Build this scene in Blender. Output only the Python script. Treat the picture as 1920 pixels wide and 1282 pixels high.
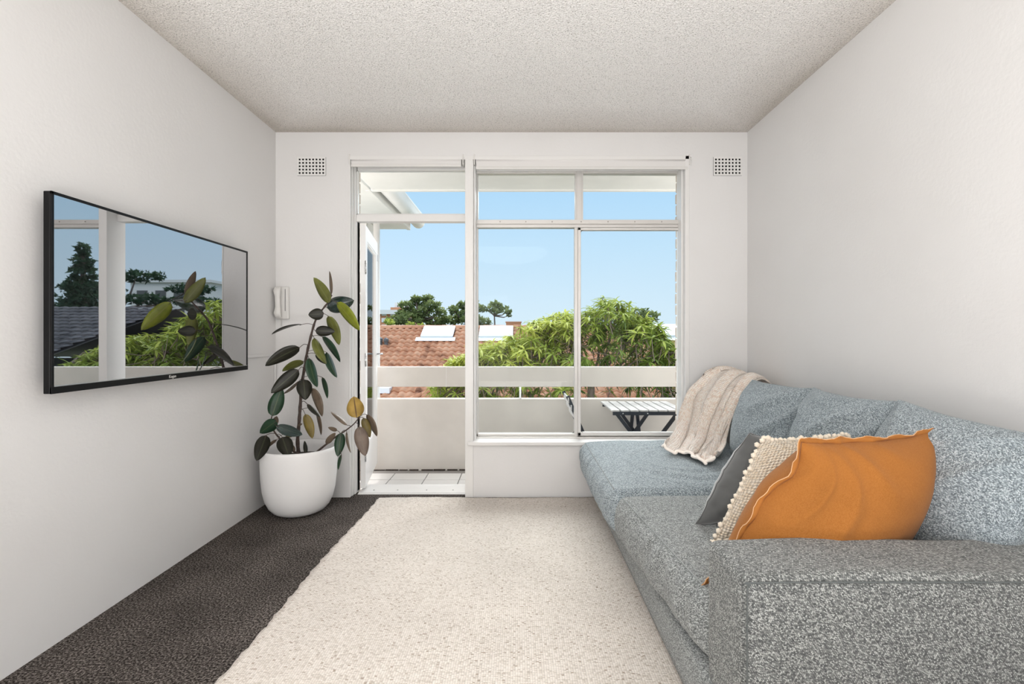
import bpy, bmesh, math, random
import numpy as np
from mathutils import Vector, Matrix

for o in list(bpy.data.objects):
    bpy.data.objects.remove(o)
SC = bpy.context.scene
COL = SC.collection
R = math.radians
random.seed(7)

# ------------------------------------------------------------------ camera, world, lights, exposure
CX, CY, F, EYE = 972.0, 629.0, 940.0, 1.184     # vanishing point, focal length in pixels of 1920x1282, eye height
cam_d = bpy.data.cameras.new('camera'); cam = bpy.data.objects.new('camera', cam_d); COL.objects.link(cam)
cam.location = (0, 0, EYE); cam.rotation_euler = (R(90), 0, 0)
cam_d.sensor_width = 36; cam_d.lens = 36 * F / 1920
cam_d.shift_x = -12 / 1920; cam_d.shift_y = -12 / 1920
cam_d.clip_start = 0.05; cam_d.clip_end = 500
SC.camera = cam

SC.view_settings.view_transform = 'Standard'
SC.view_settings.look = 'None'
SC.view_settings.gamma = 1
SC.view_settings.use_curve_mapping = False
SC.view_settings.exposure = 0.0

w = bpy.data.worlds.new('sky'); SC.world = w; w.use_nodes = True
nt = w.node_tree; nt.nodes.clear()
tc = nt.nodes.new('ShaderNodeTexCoord'); sep = nt.nodes.new('ShaderNodeSeparateXYZ')
rp = nt.nodes.new('ShaderNodeValToRGB'); bg = nt.nodes.new('ShaderNodeBackground'); wo = nt.nodes.new('ShaderNodeOutputWorld')
nt.links.new(tc.outputs['Generated'], sep.inputs[0]); nt.links.new(sep.outputs['Z'], rp.inputs[0])
nt.links.new(rp.outputs[0], bg.inputs[0]); nt.links.new(bg.outputs[0], wo.inputs[0])
els = rp.color_ramp.elements
els[0].position = 0.0; els[0].color = (.74, .89, .99, 1)
els[1].position = 1.0; els[1].color = (.36, .62, .93, 1)
for p, c in ((.06, (.69, .865, 1.0, 1)), (.17, (.585, .81, 1.0, 1)), (.28, (.48, .745, 1.0, 1))):
    e = els.new(p); e.color = c
bg.inputs['Strength'].default_value = 1.0

def lamp(name, kind, loc, rot, energy, color=(1, 1, 1), **kw):
    d = bpy.data.lights.new(name, kind); d.energy = energy; d.color = color
    for k, v in kw.items(): setattr(d, k, v)
    o = bpy.data.objects.new(name, d); COL.objects.link(o); o.location = loc; o.rotation_euler = rot
    return o
# hazy daylight that comes in through the window wall from the upper right
sd = Vector((-0.06, -0.82, -0.62)).normalized()
lamp('sun', 'SUN', (3, 9, 6), sd.to_track_quat('-Z', 'Y').to_euler(), 5.0, (1, .985, .95), angle=R(48))
# high soft daylight over the roofs, from behind the building
sd2 = Vector((0.35, 0.75, -0.9)).normalized()
lamp('sun_high', 'SUN', (0, -9, 9), sd2.to_track_quat('-Z', 'Y').to_euler(), 1.6, (1, .97, .92), angle=R(40))
# added fill lamps, unseen behind the camera, that brighten the room
lamp('rear_fill', 'AREA', (-0.95, -2.05, 1.0), (R(90), 0, 0), 30, (1, .99, .98), shape='RECTANGLE', size=1.5, size_y=1.9)
lamp('upward_fill', 'AREA', (-0.1, -0.9, .35), (R(180), 0, 0), 124, (1, .985, .975), shape='RECTANGLE', size=2.6, size_y=1.2)
lamp('ceiling_fill', 'AREA', (-0.2, -1.1, 2.62), (R(8), 0, 0), 27, (1, .99, .98), shape='DISK', size=1.4)
# added fill lamps out of view at the balcony ends, brightening it
lamp('balcony_end_fill', 'AREA', (3.3, 4.28, 1.5), (R(90), 0, R(90)), 72, (1, .96, .94), shape='RECTANGLE', size=.6, size_y=1.9)
lamp('balcony_end_fill', 'AREA', (-3.1, 4.28, 1.5), (R(90), 0, R(-90)), 72, (1, .96, .94), shape='RECTANGLE', size=.6, size_y=1.9)

# ------------------------------------------------------------------ helpers
def at(x, y, Y):
    return Vector(((x - CX) * Y / F, Y, EYE - (y - CY) * Y / F))

def finish(me, smooth=None):
    if smooth:
        for p in me.polygons: p.use_smooth = True
    return me

def link(name, me, mat=None, parent=None):
    o = bpy.data.objects.new(name, me); COL.objects.link(o)
    if mat and not me.materials: me.materials.append(mat)
    if parent is not None: o.parent = parent
    return o

def obj(name, bm, mat=None, parent=None, smooth=False, uvbox=False, bevel=0, recalc=True):
    if recalc: bmesh.ops.recalc_face_normals(bm, faces=bm.faces)
    if uvbox: box_uv(bm)
    me = bpy.data.meshes.new(name); bm.to_mesh(me); bm.free()
    finish(me, smooth)
    o = link(name, me, mat, parent)
    if bevel:
        m = o.modifiers.new('b', 'BEVEL'); m.width = bevel; m.segments = 2; m.limit_method = 'ANGLE'; m.angle_limit = R(40)
    return o

def mesh(name, vs, fs, mat=None, parent=None, smooth=False):
    me = bpy.data.meshes.new(name); me.from_pydata([tuple(v) for v in vs], [], fs); me.update(); finish(me, smooth)
    return link(name, me, mat, parent)

def empty(name, loc=(0, 0, 0), rz=0):
    o = bpy.data.objects.new(name, None); COL.objects.link(o); o.location = loc; o.rotation_euler = (0, 0, rz)
    o.empty_display_size = .05
    return o

def tag(o, label=None, cat=None, group=None, kind=None):
    if label: o['label'] = label
    if cat: o['category'] = cat
    if group: o['group'] = group
    if kind: o['kind'] = kind
    return o

def box(bm, x0, x1, y0, y1, z0, z1, M=None):
    vs = [bm.verts.new((x, y, z)) for x in (x0, x1) for y in (y0, y1) for z in (z0, z1)]
    if M is not None:
        for v in vs: v.co = M @ v.co
    for f in ((0, 1, 3, 2), (4, 6, 7, 5), (0, 4, 5, 1), (2, 3, 7, 6), (0, 2, 6, 4), (1, 5, 7, 3)):
        bm.faces.new([vs[i] for i in f])
    return bm

def B(*a):
    bm = bmesh.new(); box(bm, *a); return bm

def bar(bm, p, q, w, h, up=(0, 0, 1)):
    """rectangular bar from p to q, w across, h along up"""
    p = Vector(p); q = Vector(q); a = (q - p).normalized(); up = Vector(up)
    s = a.cross(up)
    if s.length < 1e-4: s = a.cross(Vector((1, 0, 0)))
    s.normalize(); n = s.cross(a).normalized()
    vs = [bm.verts.new(c + s * w / 2 * i + n * h / 2 * j) for c in (p, q) for i, j in ((-1, -1), (1, -1), (1, 1), (-1, 1))]
    for f in ((3, 2, 1, 0), (4, 5, 6, 7), (0, 1, 5, 4), (1, 2, 6, 5), (2, 3, 7, 6), (3, 0, 4, 7)):
        bm.faces.new([vs[i] for i in f])

def tube(bm, pts, rad, seg=8, closed=False, caps=True):
    pts = [Vector(p) for p in pts]; n = len(pts)
    rads = rad if isinstance(rad, (list, tuple)) else [rad] * n
    rings = []; ref = None
    for i, p in enumerate(pts):
        if closed: t = pts[(i + 1) % n] - pts[i - 1]
        else: t = pts[min(i + 1, n - 1)] - pts[max(i - 1, 0)]
        t.normalize()
        if ref is None:
            ref = Vector((0, 0, 1)) if abs(t.z) < .9 else Vector((1, 0, 0))
        s = t.cross(ref); s.normalize(); u = s.cross(t).normalized(); ref = u
        rings.append([bm.verts.new(p + (s * math.cos(2 * math.pi * k / seg) + u * math.sin(2 * math.pi * k / seg)) * rads[i]) for k in range(seg)])
    m = n if closed else n - 1
    for i in range(m):
        a, b = rings[i], rings[(i + 1) % n]
        for k in range(seg):
            bm.faces.new((a[k], a[(k + 1) % seg], b[(k + 1) % seg], b[k]))
    if caps and not closed:
        bm.faces.new(rings[0][::-1]); bm.faces.new(rings[-1])

def box_uv(bm):
    uv = bm.loops.layers.uv.verify()
    for f in bm.faces:
        n = f.normal; a = max(range(3), key=lambda i: abs(n[i]))
        for l in f.loops:
            c = l.vert.co
            l[uv].uv = ((c.y, c.z), (c.x, c.z), (c.x, c.y))[a]

def bez(pts, n):
    """catmull-rom through pts"""
    P = [Vector(p) for p in pts]; P = [P[0]] + P + [P[-1]]; out = []
    k = len(P) - 3
    for i in range(n + 1):
        t = i / n * k; j = min(int(t), k - 1); t -= j
        a, b, c, d = P[j:j + 4]
        out.append(.5 * ((2 * b) + (c - a) * t + (2 * a - 5 * b + 4 * c - d) * t * t + (3 * b - a - 3 * c + d) * t ** 3))
    return out

def srgb(r, g, b):
    f = lambda c: (c / 255 / 12.92) if c <= 10 else ((c / 255 + .055) / 1.055) ** 2.4
    return (f(r), f(g), f(b), 1)

# ------------------------------------------------------------------ materials
class N:
    def __init__(s, name):
        s.m = bpy.data.materials.new(name); s.m.use_nodes = True; s.t = s.m.node_tree
        s.b = s.t.nodes['Principled BSDF']; s.out = s.t.nodes['Material Output']
    def n(s, typ, **kw):
        nd = s.t.nodes.new('ShaderNode' + typ)
        for k, v in kw.items():
            if k.startswith('i_'): nd.inputs[k[2:].replace('_', ' ')].default_value = v
            else: setattr(nd, k, v)
        return nd
    def l(s, a, b): s.t.links.new(a, b)
    def coord(s, which='Object', scale=(1, 1, 1)):
        c = s.n('TexCoord'); mp = s.n('Mapping'); mp.inputs['Scale'].default_value = scale
        s.l(c.outputs[which], mp.inputs['Vector']); return mp.outputs[0]
    def ramp(s, fac, stops, interp='LINEAR'):
        r = s.n('ValToRGB'); r.color_ramp.interpolation = interp; e = r.color_ramp.elements
        e[0].position, e[0].color = stops[0][0], stops[0][1]; e[1].position, e[1].color = stops[-1][0], stops[-1][1]
        for p, c in stops[1:-1]:
            x = e.new(p); x.color = c
        s.l(fac, r.inputs[0]); return r.outputs[0]
    def bump(s, h, strength=.3, dist=.01):
        b = s.n('Bump'); b.inputs['Strength'].default_value = strength; b.inputs['Distance'].default_value = dist
        s.l(h, b.inputs['Height']); s.l(b.outputs[0], s.b.inputs['Normal'])
    def set(s, color=None, rough=None, metal=None, spec=None, sheen=None):
        if color is not None: s.b.inputs['Base Color'].default_value = color if len(color) == 4 else (*color, 1)
        if rough is not None: s.b.inputs['Roughness'].default_value = rough
        if metal is not None: s.b.inputs['Metallic'].default_value = metal
        if spec is not None: s.b.inputs['Specular IOR Level'].default_value = spec
        if sheen is not None: s.b.inputs['Sheen Weight'].default_value = sheen
        return s

def plain(name, color, rough=.5, metal=0, spec=.5, noise=0, scale=30, bump=0):
    k = N(name).set(color, rough, metal, spec)
    if noise or bump:
        t = k.n('TexNoise', i_Scale=scale, i_Detail=5.0); k.l(k.coord(), t.inputs['Vector'])
        if noise:
            c = Vector(color[:3])
            k.l(k.ramp(t.outputs[0], [(.3, (*(c * (1 - noise)), 1)), (.7, (*(c * (1 + noise * .6)), 1))]), k.b.inputs['Base Color'])
        if bump: k.bump(t.outputs[0], bump, .01)
    return k.m

M = {}
def wall_mat():
    k = N('wall_paint').set(rough=.55, spec=.3)
    t = k.n('TexNoise', i_Scale=1.3, i_Detail=3.0); k.l(k.coord(), t.inputs['Vector'])
    k.l(k.ramp(t.outputs[0], [(.3, (.745, .735, .725, 1)), (.7, (.775, .768, .762, 1))]), k.b.inputs['Base Color'])
    t2 = k.n('TexNoise', i_Scale=60.0, i_Detail=6.0); k.l(k.coord(), t2.inputs['Vector'])
    k.bump(t2.outputs[0], .10, .01)
    return k.m
M['wall'] = wall_mat()
def ceil_mat():
    k = N('ceiling_vermiculite').set(rough=.95, spec=.1)
    co = k.coord()
    v = k.n('TexVoronoi', i_Scale=115.0); k.l(co, v.inputs['Vector'])
    t = k.n('TexNoise', i_Scale=150.0, i_Detail=4.0); k.l(co, t.inputs['Vector'])
    t2 = k.n('TexNoise', i_Scale=1.2, i_Detail=3.0); k.l(co, t2.inputs['Vector'])
    # dust collects along the walls: distance from the room edges in metres
    s = k.n('SeparateXYZ'); k.l(co, s.inputs[0])
    def m(op, a, b=None):
        x = k.n('Math', operation=op)
        for i, q in enumerate((a, b)):
            if q is None: continue
            if isinstance(q, (int, float)): x.inputs[i].default_value = q
            else: k.l(q, x.inputs[i])
        return x.outputs[0]
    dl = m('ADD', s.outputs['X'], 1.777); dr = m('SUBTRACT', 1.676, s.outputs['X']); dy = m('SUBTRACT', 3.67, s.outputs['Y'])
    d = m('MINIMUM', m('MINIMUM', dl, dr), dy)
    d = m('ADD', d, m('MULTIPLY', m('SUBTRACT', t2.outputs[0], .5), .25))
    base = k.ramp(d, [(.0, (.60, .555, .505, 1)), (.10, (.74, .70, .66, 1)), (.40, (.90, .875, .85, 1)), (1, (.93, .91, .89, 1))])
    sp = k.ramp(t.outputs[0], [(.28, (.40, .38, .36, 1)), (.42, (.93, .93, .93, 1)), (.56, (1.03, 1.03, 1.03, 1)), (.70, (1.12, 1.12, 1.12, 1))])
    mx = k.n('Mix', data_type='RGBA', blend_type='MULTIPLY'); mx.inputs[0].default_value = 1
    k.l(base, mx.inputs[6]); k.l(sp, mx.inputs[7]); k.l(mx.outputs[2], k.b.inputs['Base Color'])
    ad = m('ADD', v.outputs['Distance'], t.outputs[0])
    k.bump(ad, .55, .008)
    return k.m
M['ceiling'] = ceil_mat()
def carpet_mat():
    k = N('carpet_pile').set(rough=1, spec=.02, sheen=0)
    co = k.coord()
    t = k.n('TexNoise', i_Scale=125.0, i_Detail=3.0, i_Roughness=.7); k.l(co, t.inputs['Vector'])
    t2 = k.n('TexNoise', i_Scale=4.0, i_Detail=4.0); k.l(co, t2.inputs['Vector'])
    v = k.n('TexVoronoi', i_Scale=150.0); k.l(co, v.inputs['Vector'])
    a = k.ramp(t.outputs[0], [(.38, (.014, .012, .011, 1)), (.5, (.072, .062, .056, 1)), (.63, (.25, .22, .20, 1))])
    b = k.ramp(t2.outputs[0], [(.3, (.8, .8, .8, 1)), (.7, (1.2, 1.2, 1.2, 1))])
    mx = k.n('Mix', data_type='RGBA', blend_type='MULTIPLY'); mx.inputs[0].default_value = 1
    k.l(a, mx.inputs[6]); k.l(b, mx.inputs[7]); k.l(mx.outputs[2], k.b.inputs['Base Color'])
    k.bump(v.outputs['Distance'], .8, .006)
    return k.m
M['carpet'] = carpet_mat()

def weave(name, stops, cell=(.008, .005), rough=.9, bump=.5, dist=.003, rnd=.55, coord='UV', spec=.15, big=None, skew=0, sheen=.15, gap=.55):
    """woven cloth: jittered threads in metre UVs, each thread its own shade"""
    k = N(name).set(rough=rough, spec=spec, sheen=sheen)
    co = k.coord(coord, (1 / cell[0], 1 / cell[1], 1 / cell[0]))
    if skew:
        co2 = k.n('Mapping'); co2.inputs['Rotation'].default_value = (0, 0, skew)
        c = k.n('TexCoord'); k.l(c.outputs[coord], co2.inputs['Vector'])
        mp = k.n('Mapping'); mp.inputs['Scale'].default_value = (1 / cell[0], 1 / cell[1], 1 / cell[0])
        k.l(co2.outputs[0], mp.inputs['Vector']); co = mp.outputs[0]
    dim = '2D' if coord == 'UV' else '3D'
    v = k.n('TexVoronoi', voronoi_dimensions=dim, i_Scale=1.0, i_Randomness=rnd); k.l(co, v.inputs['Vector'])
    s = k.n('SeparateColor'); k.l(v.outputs['Color'], s.inputs[0])
    col = k.ramp(s.outputs[0], stops)
    if big:
        t = k.n('TexNoise', i_Scale=big[0], i_Detail=3.0); k.l(k.coord(), t.inputs['Vector'])
        g = k.ramp(t.outputs[0], [(.3, (1 - big[1],) * 3 + (1,)), (.7, (1 + big[1],) * 3 + (1,))])
        mx = k.n('Mix', data_type='RGBA', blend_type='MULTIPLY'); mx.inputs[0].default_value = 1
        k.l(col, mx.inputs[6]); k.l(g, mx.inputs[7]); col = mx.outputs[2]
    gp = k.ramp(v.outputs['Distance'], [(.15, (1.1,) * 3 + (1,)), (.75, (gap,) * 3 + (1,))])
    mg = k.n('Mix', data_type='RGBA', blend_type='MULTIPLY'); mg.inputs[0].default_value = 1
    k.l(col, mg.inputs[6]); k.l(gp, mg.inputs[7]); col = mg.outputs[2]
    k.l(col, k.b.inputs['Base Color'])
    inv = k.n('Math', operation='SUBTRACT'); inv.inputs[0].default_value = 1; k.l(v.outputs['Distance'], inv.inputs[1])
    k.bump(inv.outputs[0], bump, dist)
    return k.m
def g4(r, g, b): return (r, g, b, 1)
SOFA = [(0, g4(.08, .087, .087)), (.4, g4(.17, .18, .177)), (.7, g4(.29, .30, .29)), (1, g4(.52, .54, .52))]  # same sofa fabric throughout; light and shade are put into these weave colours
M['sofa'] = weave('sofa_weave_shaded', SOFA, (.0041, .0026), skew=.5, rnd=.35, gap=.35)
M['sofa_lit'] = weave('sofa_weave_lit', [(0, g4(.15, .18, .20)), (.4, g4(.30, .355, .385)), (.7, g4(.44, .51, .545)), (1, g4(.68, .75, .78))], (.0041, .0026), skew=.5, rnd=.35, gap=.4)
M['sofa_half_lit'] = weave('sofa_weave_half_lit', [(0, g4(.11, .12, .12)), (.4, g4(.235, .25, .25)), (.7, g4(.36, .38, .375)), (1, g4(.58, .61, .60))], (.0041, .0026), skew=.5, rnd=.35, gap=.45)
M['seam'] = plain('seam_thread', g4(.10, .11, .11), .9)
M['sofa_piping'] = plain('sofa_piping', g4(.30, .32, .32), .9)
M['rug'] = weave('rug_weave', [(0, g4(.36, .29, .23)), (.04, g4(.58, .52, .46)), (.35, g4(.69, .63, .57)), (1, g4(.78, .725, .67))], (.0085, .0060), bump=.5, dist=.004, rnd=.3, gap=.72, coord='Object', big=(2.2, .05), sheen=0)
M['knit'] = weave('knitted_throw', [(0, g4(.84, .68, .57)), (.3, g4(.92, .80, .70)), (1, g4(.96, .88, .80))], (.013, .010), bump=1.0, dist=.008, rnd=.15, gap=.80, sheen=.5)
M['orange'] = weave('rust_cotton', [(0, g4(.30, .112, .024)), (1, g4(.36, .142, .034))], (.002, .002), bump=.06, dist=.001, rnd=.6, gap=.95, big=(5, .09), sheen=.08, spec=.1)
M['orange_edge'] = plain('rust_cotton_edge', g4(.66, .40, .22), .85)
M['cream'] = weave('cream_wool', [(0, g4(.86, .73, .56)), (1, g4(.93, .85, .72))], (.016, .012), bump=1.0, dist=.01, rnd=.3)
M['velvet'] = plain('grey_velvet', g4(.085, .088, .088), .6, 0, .3, .2, 12)
M['velvet'].node_tree.nodes['Principled BSDF'].inputs['Sheen Weight'].default_value = .8
M['gloss_white'] = plain('gloss_white_paint', g4(.80, .79, .775), .32)
M['door_white'] = plain('door_paint', g4(.84, .835, .825), .35)
M['blind'] = plain('blind_fabric', g4(.76, .745, .73), .7)
M['alu'] = plain('painted_aluminium', g4(.66, .64, .615), .38, .25)
M['alu_dark'] = plain('window_track', g4(.30, .28, .26), .5, .2)
M['rubber'] = plain('black_rubber', g4(.012, .012, .014), .5)
M['black_plastic'] = plain('black_plastic', g4(.004, .004, .0045), .35, 0, .2)
M['white_plastic'] = plain('white_plastic', g4(.74, .725, .70), .4)
M['void'] = plain('dark_void', g4(.004, .004, .004), 1)
M['render'] = plain('cement_render', g4(.66, .625, .58), .85, noise=.06, scale=4, bump=.12)
M['render_white'] = plain('white_render', g4(.80, .77, .73), .8, noise=.05, scale=3, bump=.06)
M['tile'] = plain('balcony_tile', g4(.80, .79, .775), .35, noise=.03, scale=6)
M['grout'] = plain('tile_grout', g4(.30, .285, .27), .9)
M['brick'] = plain('grey_brick', g4(.56, .48, .42), .9, noise=.15, scale=25, bump=.3)
M['mortar'] = plain('mortar', g4(.42, .37, .33), .95, bump=.3, scale=60)
M['navy'] = plain('navy_painted_wood', g4(.018, .024, .034), .4)
M['slat'] = plain('weathered_slat_wood', g4(.54, .53, .52), .6, noise=.18, scale=40)
M['pot'] = plain('white_glazed_pot', g4(.86, .855, .85), .38, noise=.02, scale=5)
M['soil'] = plain('potting_soil', g4(.06, .045, .035), 1, noise=.5, scale=60, bump=.8)
M['stem'] = plain('plant_stem', g4(.075, .05, .04), .7, noise=.4, scale=80, bump=.3)
M['twig'] = plain('tree_bark', g4(.25, .18, .14), .85, noise=.3, scale=12)
M['bark_far'] = plain('pine_bark', g4(.16, .12, .10), .9)
M['metal'] = plain('brushed_metal', g4(.6, .6, .6), .3, 1)
M['ground'] = plain('garden_ground', g4(.10, .12, .06), 1, noise=.4, scale=.4)
M['asphalt'] = plain('house_wall_paint', g4(.62, .58, .53), .9)
M['skylight'] = plain('skylight_white', g4(.92, .92, .92), .3)
M['orange_brick'] = plain('orange_brick', g4(.55, .25, .13), .9, noise=.1, scale=2)
M['white_wall'] = plain('white_building', g4(.80, .78, .76), .9)
M['grey_metal'] = plain('flashing', g4(.12, .12, .12), .6)
M['pane_far'] = plain('far_window', g4(.7, .75, .78), .15)

def terracotta(name, a, b, c):
    k = N(name).set(rough=.85, spec=.2)
    oi = k.n('ObjectInfo'); g = k.n('NewGeometry')
    t = k.n('TexNoise', i_Scale=1.7, i_Detail=6.0)
    tcn = k.n('NewGeometry'); k.l(tcn.outputs['Position'], t.inputs['Vector'])
    wn = k.n('TexWhiteNoise', noise_dimensions='3D')
    sn = k.n('VectorMath', operation='SNAP'); k.l(tcn.outputs['Position'], sn.inputs[0]); sn.inputs[1].default_value = (.25, .34, 10)
    k.l(sn.outputs[0], wn.inputs['Vector'])
    ad = k.n('Math', operation='MULTIPLY_ADD'); k.l(wn.outputs['Value'], ad.inputs[0]); ad.inputs[1].default_value = .35
    k.l(t.outputs[0], ad.inputs[2])
    k.l(k.ramp(ad.outputs[0], [(.36, a), (.55, b), (.95, c)]), k.b.inputs['Base Color'])
    return k.m
M['terracotta'] = terracotta('terracotta_tile', g4(.26, .12, .075), g4(.58, .27, .155), g4(.74, .40, .25))
M['grey_tile'] = terracotta('grey_roof_tile', g4(.07, .065, .07), g4(.13, .12, .125), g4(.20, .18, .185))

def glass_mat(name, tint=(.97, .985, .985, 1), refl=.06):
    k = N(name); t = k.t; t.nodes.remove(k.b)
    tr = k.n('BsdfTransparent'); tr.inputs[0].default_value = tint
    gl = k.n('BsdfGlossy'); gl.inputs['Roughness'].default_value = .01
    fr = k.n('Fresnel'); fr.inputs[0].default_value = 1.13
    mx = k.n('MixShader'); k.l(fr.outputs[0], mx.inputs[0]); k.l(tr.outputs[0], mx.inputs[1]); k.l(gl.outputs[0], mx.inputs[2])
    k.l(mx.outputs[0], k.out.inputs['Surface']); return k.m
M['glass'] = glass_mat('window_glass')
def screen_mat():
    k = N('tv_screen'); k.t.nodes.remove(k.b)
    d = k.n('BsdfDiffuse'); d.inputs[0].default_value = (.012, .012, .013, 1)
    g = k.n('BsdfGlossy'); g.inputs['Roughness'].default_value = .012; g.inputs['Color'].default_value = (.97, .98, 1, 1)
    lw = k.n('Fresnel'); lw.inputs[0].default_value = 2.6
    mx = k.n('MixShader'); k.l(lw.outputs[0], mx.inputs[0]); k.l(d.outputs[0], mx.inputs[1]); k.l(g.outputs[0], mx.inputs[2])
    mx2 = k.n('MixShader'); mx2.inputs[0].default_value = .42
    k.l(mx.outputs[0], mx2.inputs[1]); k.l(g.outputs[0], mx2.inputs[2])
    k.l(mx2.outputs[0], k.out.inputs['Surface']); return k.m
M['screen'] = screen_mat()
def leaf_mat(name, c, vein, rough=.34, spec=.28):
    vein = tuple(.6 * v_ for v_ in vein)
    k = N(name).set(rough=rough, spec=spec)
    t = k.n('TexNoise', i_Scale=14.0, i_Detail=4.0); k.l(k.coord(), t.inputs['Vector'])
    uvn = k.n('UVMap'); s = k.n('SeparateXYZ'); k.l(uvn.outputs[0], s.inputs[0])
    C = Vector(c)
    base = k.ramp(t.outputs[0], [(.3, (*(C * .7), 1)), (.7, (*(C * 1.3), 1))])
    ab = k.n('Math', operation='ABSOLUTE'); k.l(s.outputs['X'], ab.inputs[0])
    ve = k.ramp(ab.outputs[0], [(.02, (1, 1, 1, 1)), (.06, (0, 0, 0, 1))])
    mx = k.n('Mix', data_type='RGBA'); k.l(ve, mx.inputs[0]); k.l(base, mx.inputs[6]); mx.inputs[7].default_value = (*vein, 1)
    k.l(mx.outputs[2], k.b.inputs['Base Color'])
    wv = k.n('TexWave', i_Scale=9.0, i_Distortion=1.0, bands_direction='Y'); k.l(uvn.outputs[0], wv.inputs['Vector'])
    k.bump(wv.outputs['Fac'], .12, .002)
    return k.m
LM = {'dark': leaf_mat('leaf_dark', (.018, .018, .012), (.08, .085, .05)),
      'green': leaf_mat('leaf_green', (.016, .045, .022), (.10, .14, .07)),
      'olive': leaf_mat('leaf_olive', (.125, .135, .03), (.24, .25, .09), .4),
      'bright': leaf_mat('leaf_bright_olive', (.20, .23, .02), (.33, .34, .08), .35),
      'ochre': leaf_mat('leaf_ochre', (.34, .22, .05), (.20, .11, .05), .45),
      'brown': leaf_mat('leaf_brown', (.13, .095, .065), (.22, .17, .12), .4),
      'shiny': leaf_mat('leaf_shiny', (.012, .03, .026), (.06, .09, .07), .10, .9)}
def foliage(name, cols):
    k = N(name).set(rough=.55, spec=.3)
    a = k.n('Attribute', attribute_name='tint'); 
    st = [(i / (len(cols) - 1), (*c, 1)) for i, c in enumerate(cols)]
    oi = k.n('ObjectInfo')
    k.l(k.ramp(a.outputs['Fac'], st), k.b.inputs['Base Color'])
    tr = k.n('BsdfTranslucent'); k.l(k.b.inputs['Base Color'].links[0].from_socket, tr.inputs[0])
    mx = k.n('MixShader'); mx.inputs[0].default_value = .35
    k.l(k.b.outputs[0], mx.inputs[1]); k.l(tr.outputs[0], mx.inputs[2]); k.l(mx.outputs[0], k.out.inputs['Surface'])
    return k.m
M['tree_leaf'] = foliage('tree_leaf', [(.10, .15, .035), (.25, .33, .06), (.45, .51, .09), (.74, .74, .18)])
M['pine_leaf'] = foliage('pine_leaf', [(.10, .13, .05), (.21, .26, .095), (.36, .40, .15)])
M['conifer_leaf'] = foliage('conifer_leaf', [(.015, .04, .02), (.03, .07, .035), (.06, .11, .05)])

# ------------------------------------------------------------------ room shell
XL, XR, YB, ZC, YR = -1.777, 1.676, 3.67, 2.672, -2.2
OL, OR, OT = -1.238, 1.250, 2.50          # opening in the window wall
YO = 3.93                                 # outer face of that wall
st = dict(kind='structure')
fl = obj('floor', B(XL - .1, XR + .1, YR - .1, 3.80, -.10, 0), M['carpet']); tag(fl, **st)
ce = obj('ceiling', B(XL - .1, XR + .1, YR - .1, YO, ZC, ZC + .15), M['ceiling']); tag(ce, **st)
tag(obj('wall_left', B(XL - .12, XL, YR - .1, YO, 0, ZC), M['wall']), **st)
tag(obj('wall_right', B(XR, XR + .12, YR - .1, YO, 0, ZC), M['wall']), **st)
tag(obj('wall_rear', B(XL - .1, XR + .1, YR - .12, YR, 0, ZC), M['wall']), **st)
bm = bmesh.new()
DX = -.371                                # left end of the dado wall under the window
box(bm, XL, OL, YB, YB + .15, 0, ZC); box(bm, OR, XR, YB, YB + .15, 0, ZC)
box(bm, OL, OR, YB, YB + .15, OT, ZC); box(bm, DX, OR, YB, YB + .15, 0, .385)
wb = obj('wall_back', bm, M['wall']); tag(wb, **st)
# outer brick leaf: plain mortar core with single bricks at both jambs
core = bmesh.new()
box(core, XL - .9, OL - .012, YB + .155, YO - .004, -.05, 2.62); box(core, OR + .012, XR + .9, YB + .155, YO - .004, -.05, 2.62)
box(core, DX, OR, YB + .155, YO - .004, -.05, .36)
ol = obj('wall_outer', core, M['mortar']); tag(ol, **st)
bmb = B(-.1125, .1125, -.055, .055, -.0375, .0375); bmesh.ops.recalc_face_normals(bmb, faces=bmb.faces)
bmesh.ops.bevel(bmb, geom=bmb.edges[:], offset=.004, segments=1, affect='EDGES')
bme = bpy.data.meshes.new('brick'); bmb.to_mesh(bme); bmb.free(); bme.materials.append(M['brick'])
for side in (-1, 1):
    for k in range(30):
        z = k * .0865
        if z > 2.55: break
        o = link('brick', bme, None, ol)
        half = k % 2
        xj = OL if side < 0 else OR - .022
        ln = .5 if half else 1
        o.scale.x = ln
        o.location = (xj + side * (.1125 * ln + random.uniform(-.002, .004)), YB + .205, z + random.uniform(-.001, .001))
        o.rotation_euler.z = random.uniform(-.01, .01)

# ------------------------------------------------------------------ timber frame round the opening (door side and window side)
fr = bmesh.new()
box(fr, OL - .002, OL + .008, YB - .004, YB + .13, 0, OT)                   # left jamb, stepped mouldings
box(fr, OL + .008, OL + .014, YB + .03, YB + .15, 0, OT - .02)
box(fr, OL + .014, OL + .022, YB + .07, YB + .16, 0, OT - .03)
box(fr, OL, OR, YB - .004, YB + .13, OT - .028, OT)                  # head
box(fr, OL + .03, OR - .02, YB + .095, YB + .15, OT - .075, OT - .028)
box(fr, OR - .030, OR, YB - .004, YB + .13, .37, OT)                 # right jamb
box(fr, OR - .045, OR - .03, YB + .04, YB + .15, .37, OT - .02)
o = obj('trim_1', fr, M['gloss_white'], bevel=.003); tag(o, **st)
fr = bmesh.new()
box(fr, -.390, -.330, YB - .006, YB + .17, 0, OT - .028)              # post between door and window
box(fr, -.330, -.316, YB + .03, YB + .15, .38, OT - .03)
o = obj('trim_2', fr, M['gloss_white'], bevel=.003); tag(o, **st)
fr = bmesh.new()
box(fr, DX, OR + .02, YB - .035, YB + .14, .385, .412)                # window sill board
o = obj('trim_3', fr, M['gloss_white'], bevel=.006); tag(o, **st)
fr = bmesh.new()
YD = 3.78
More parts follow.
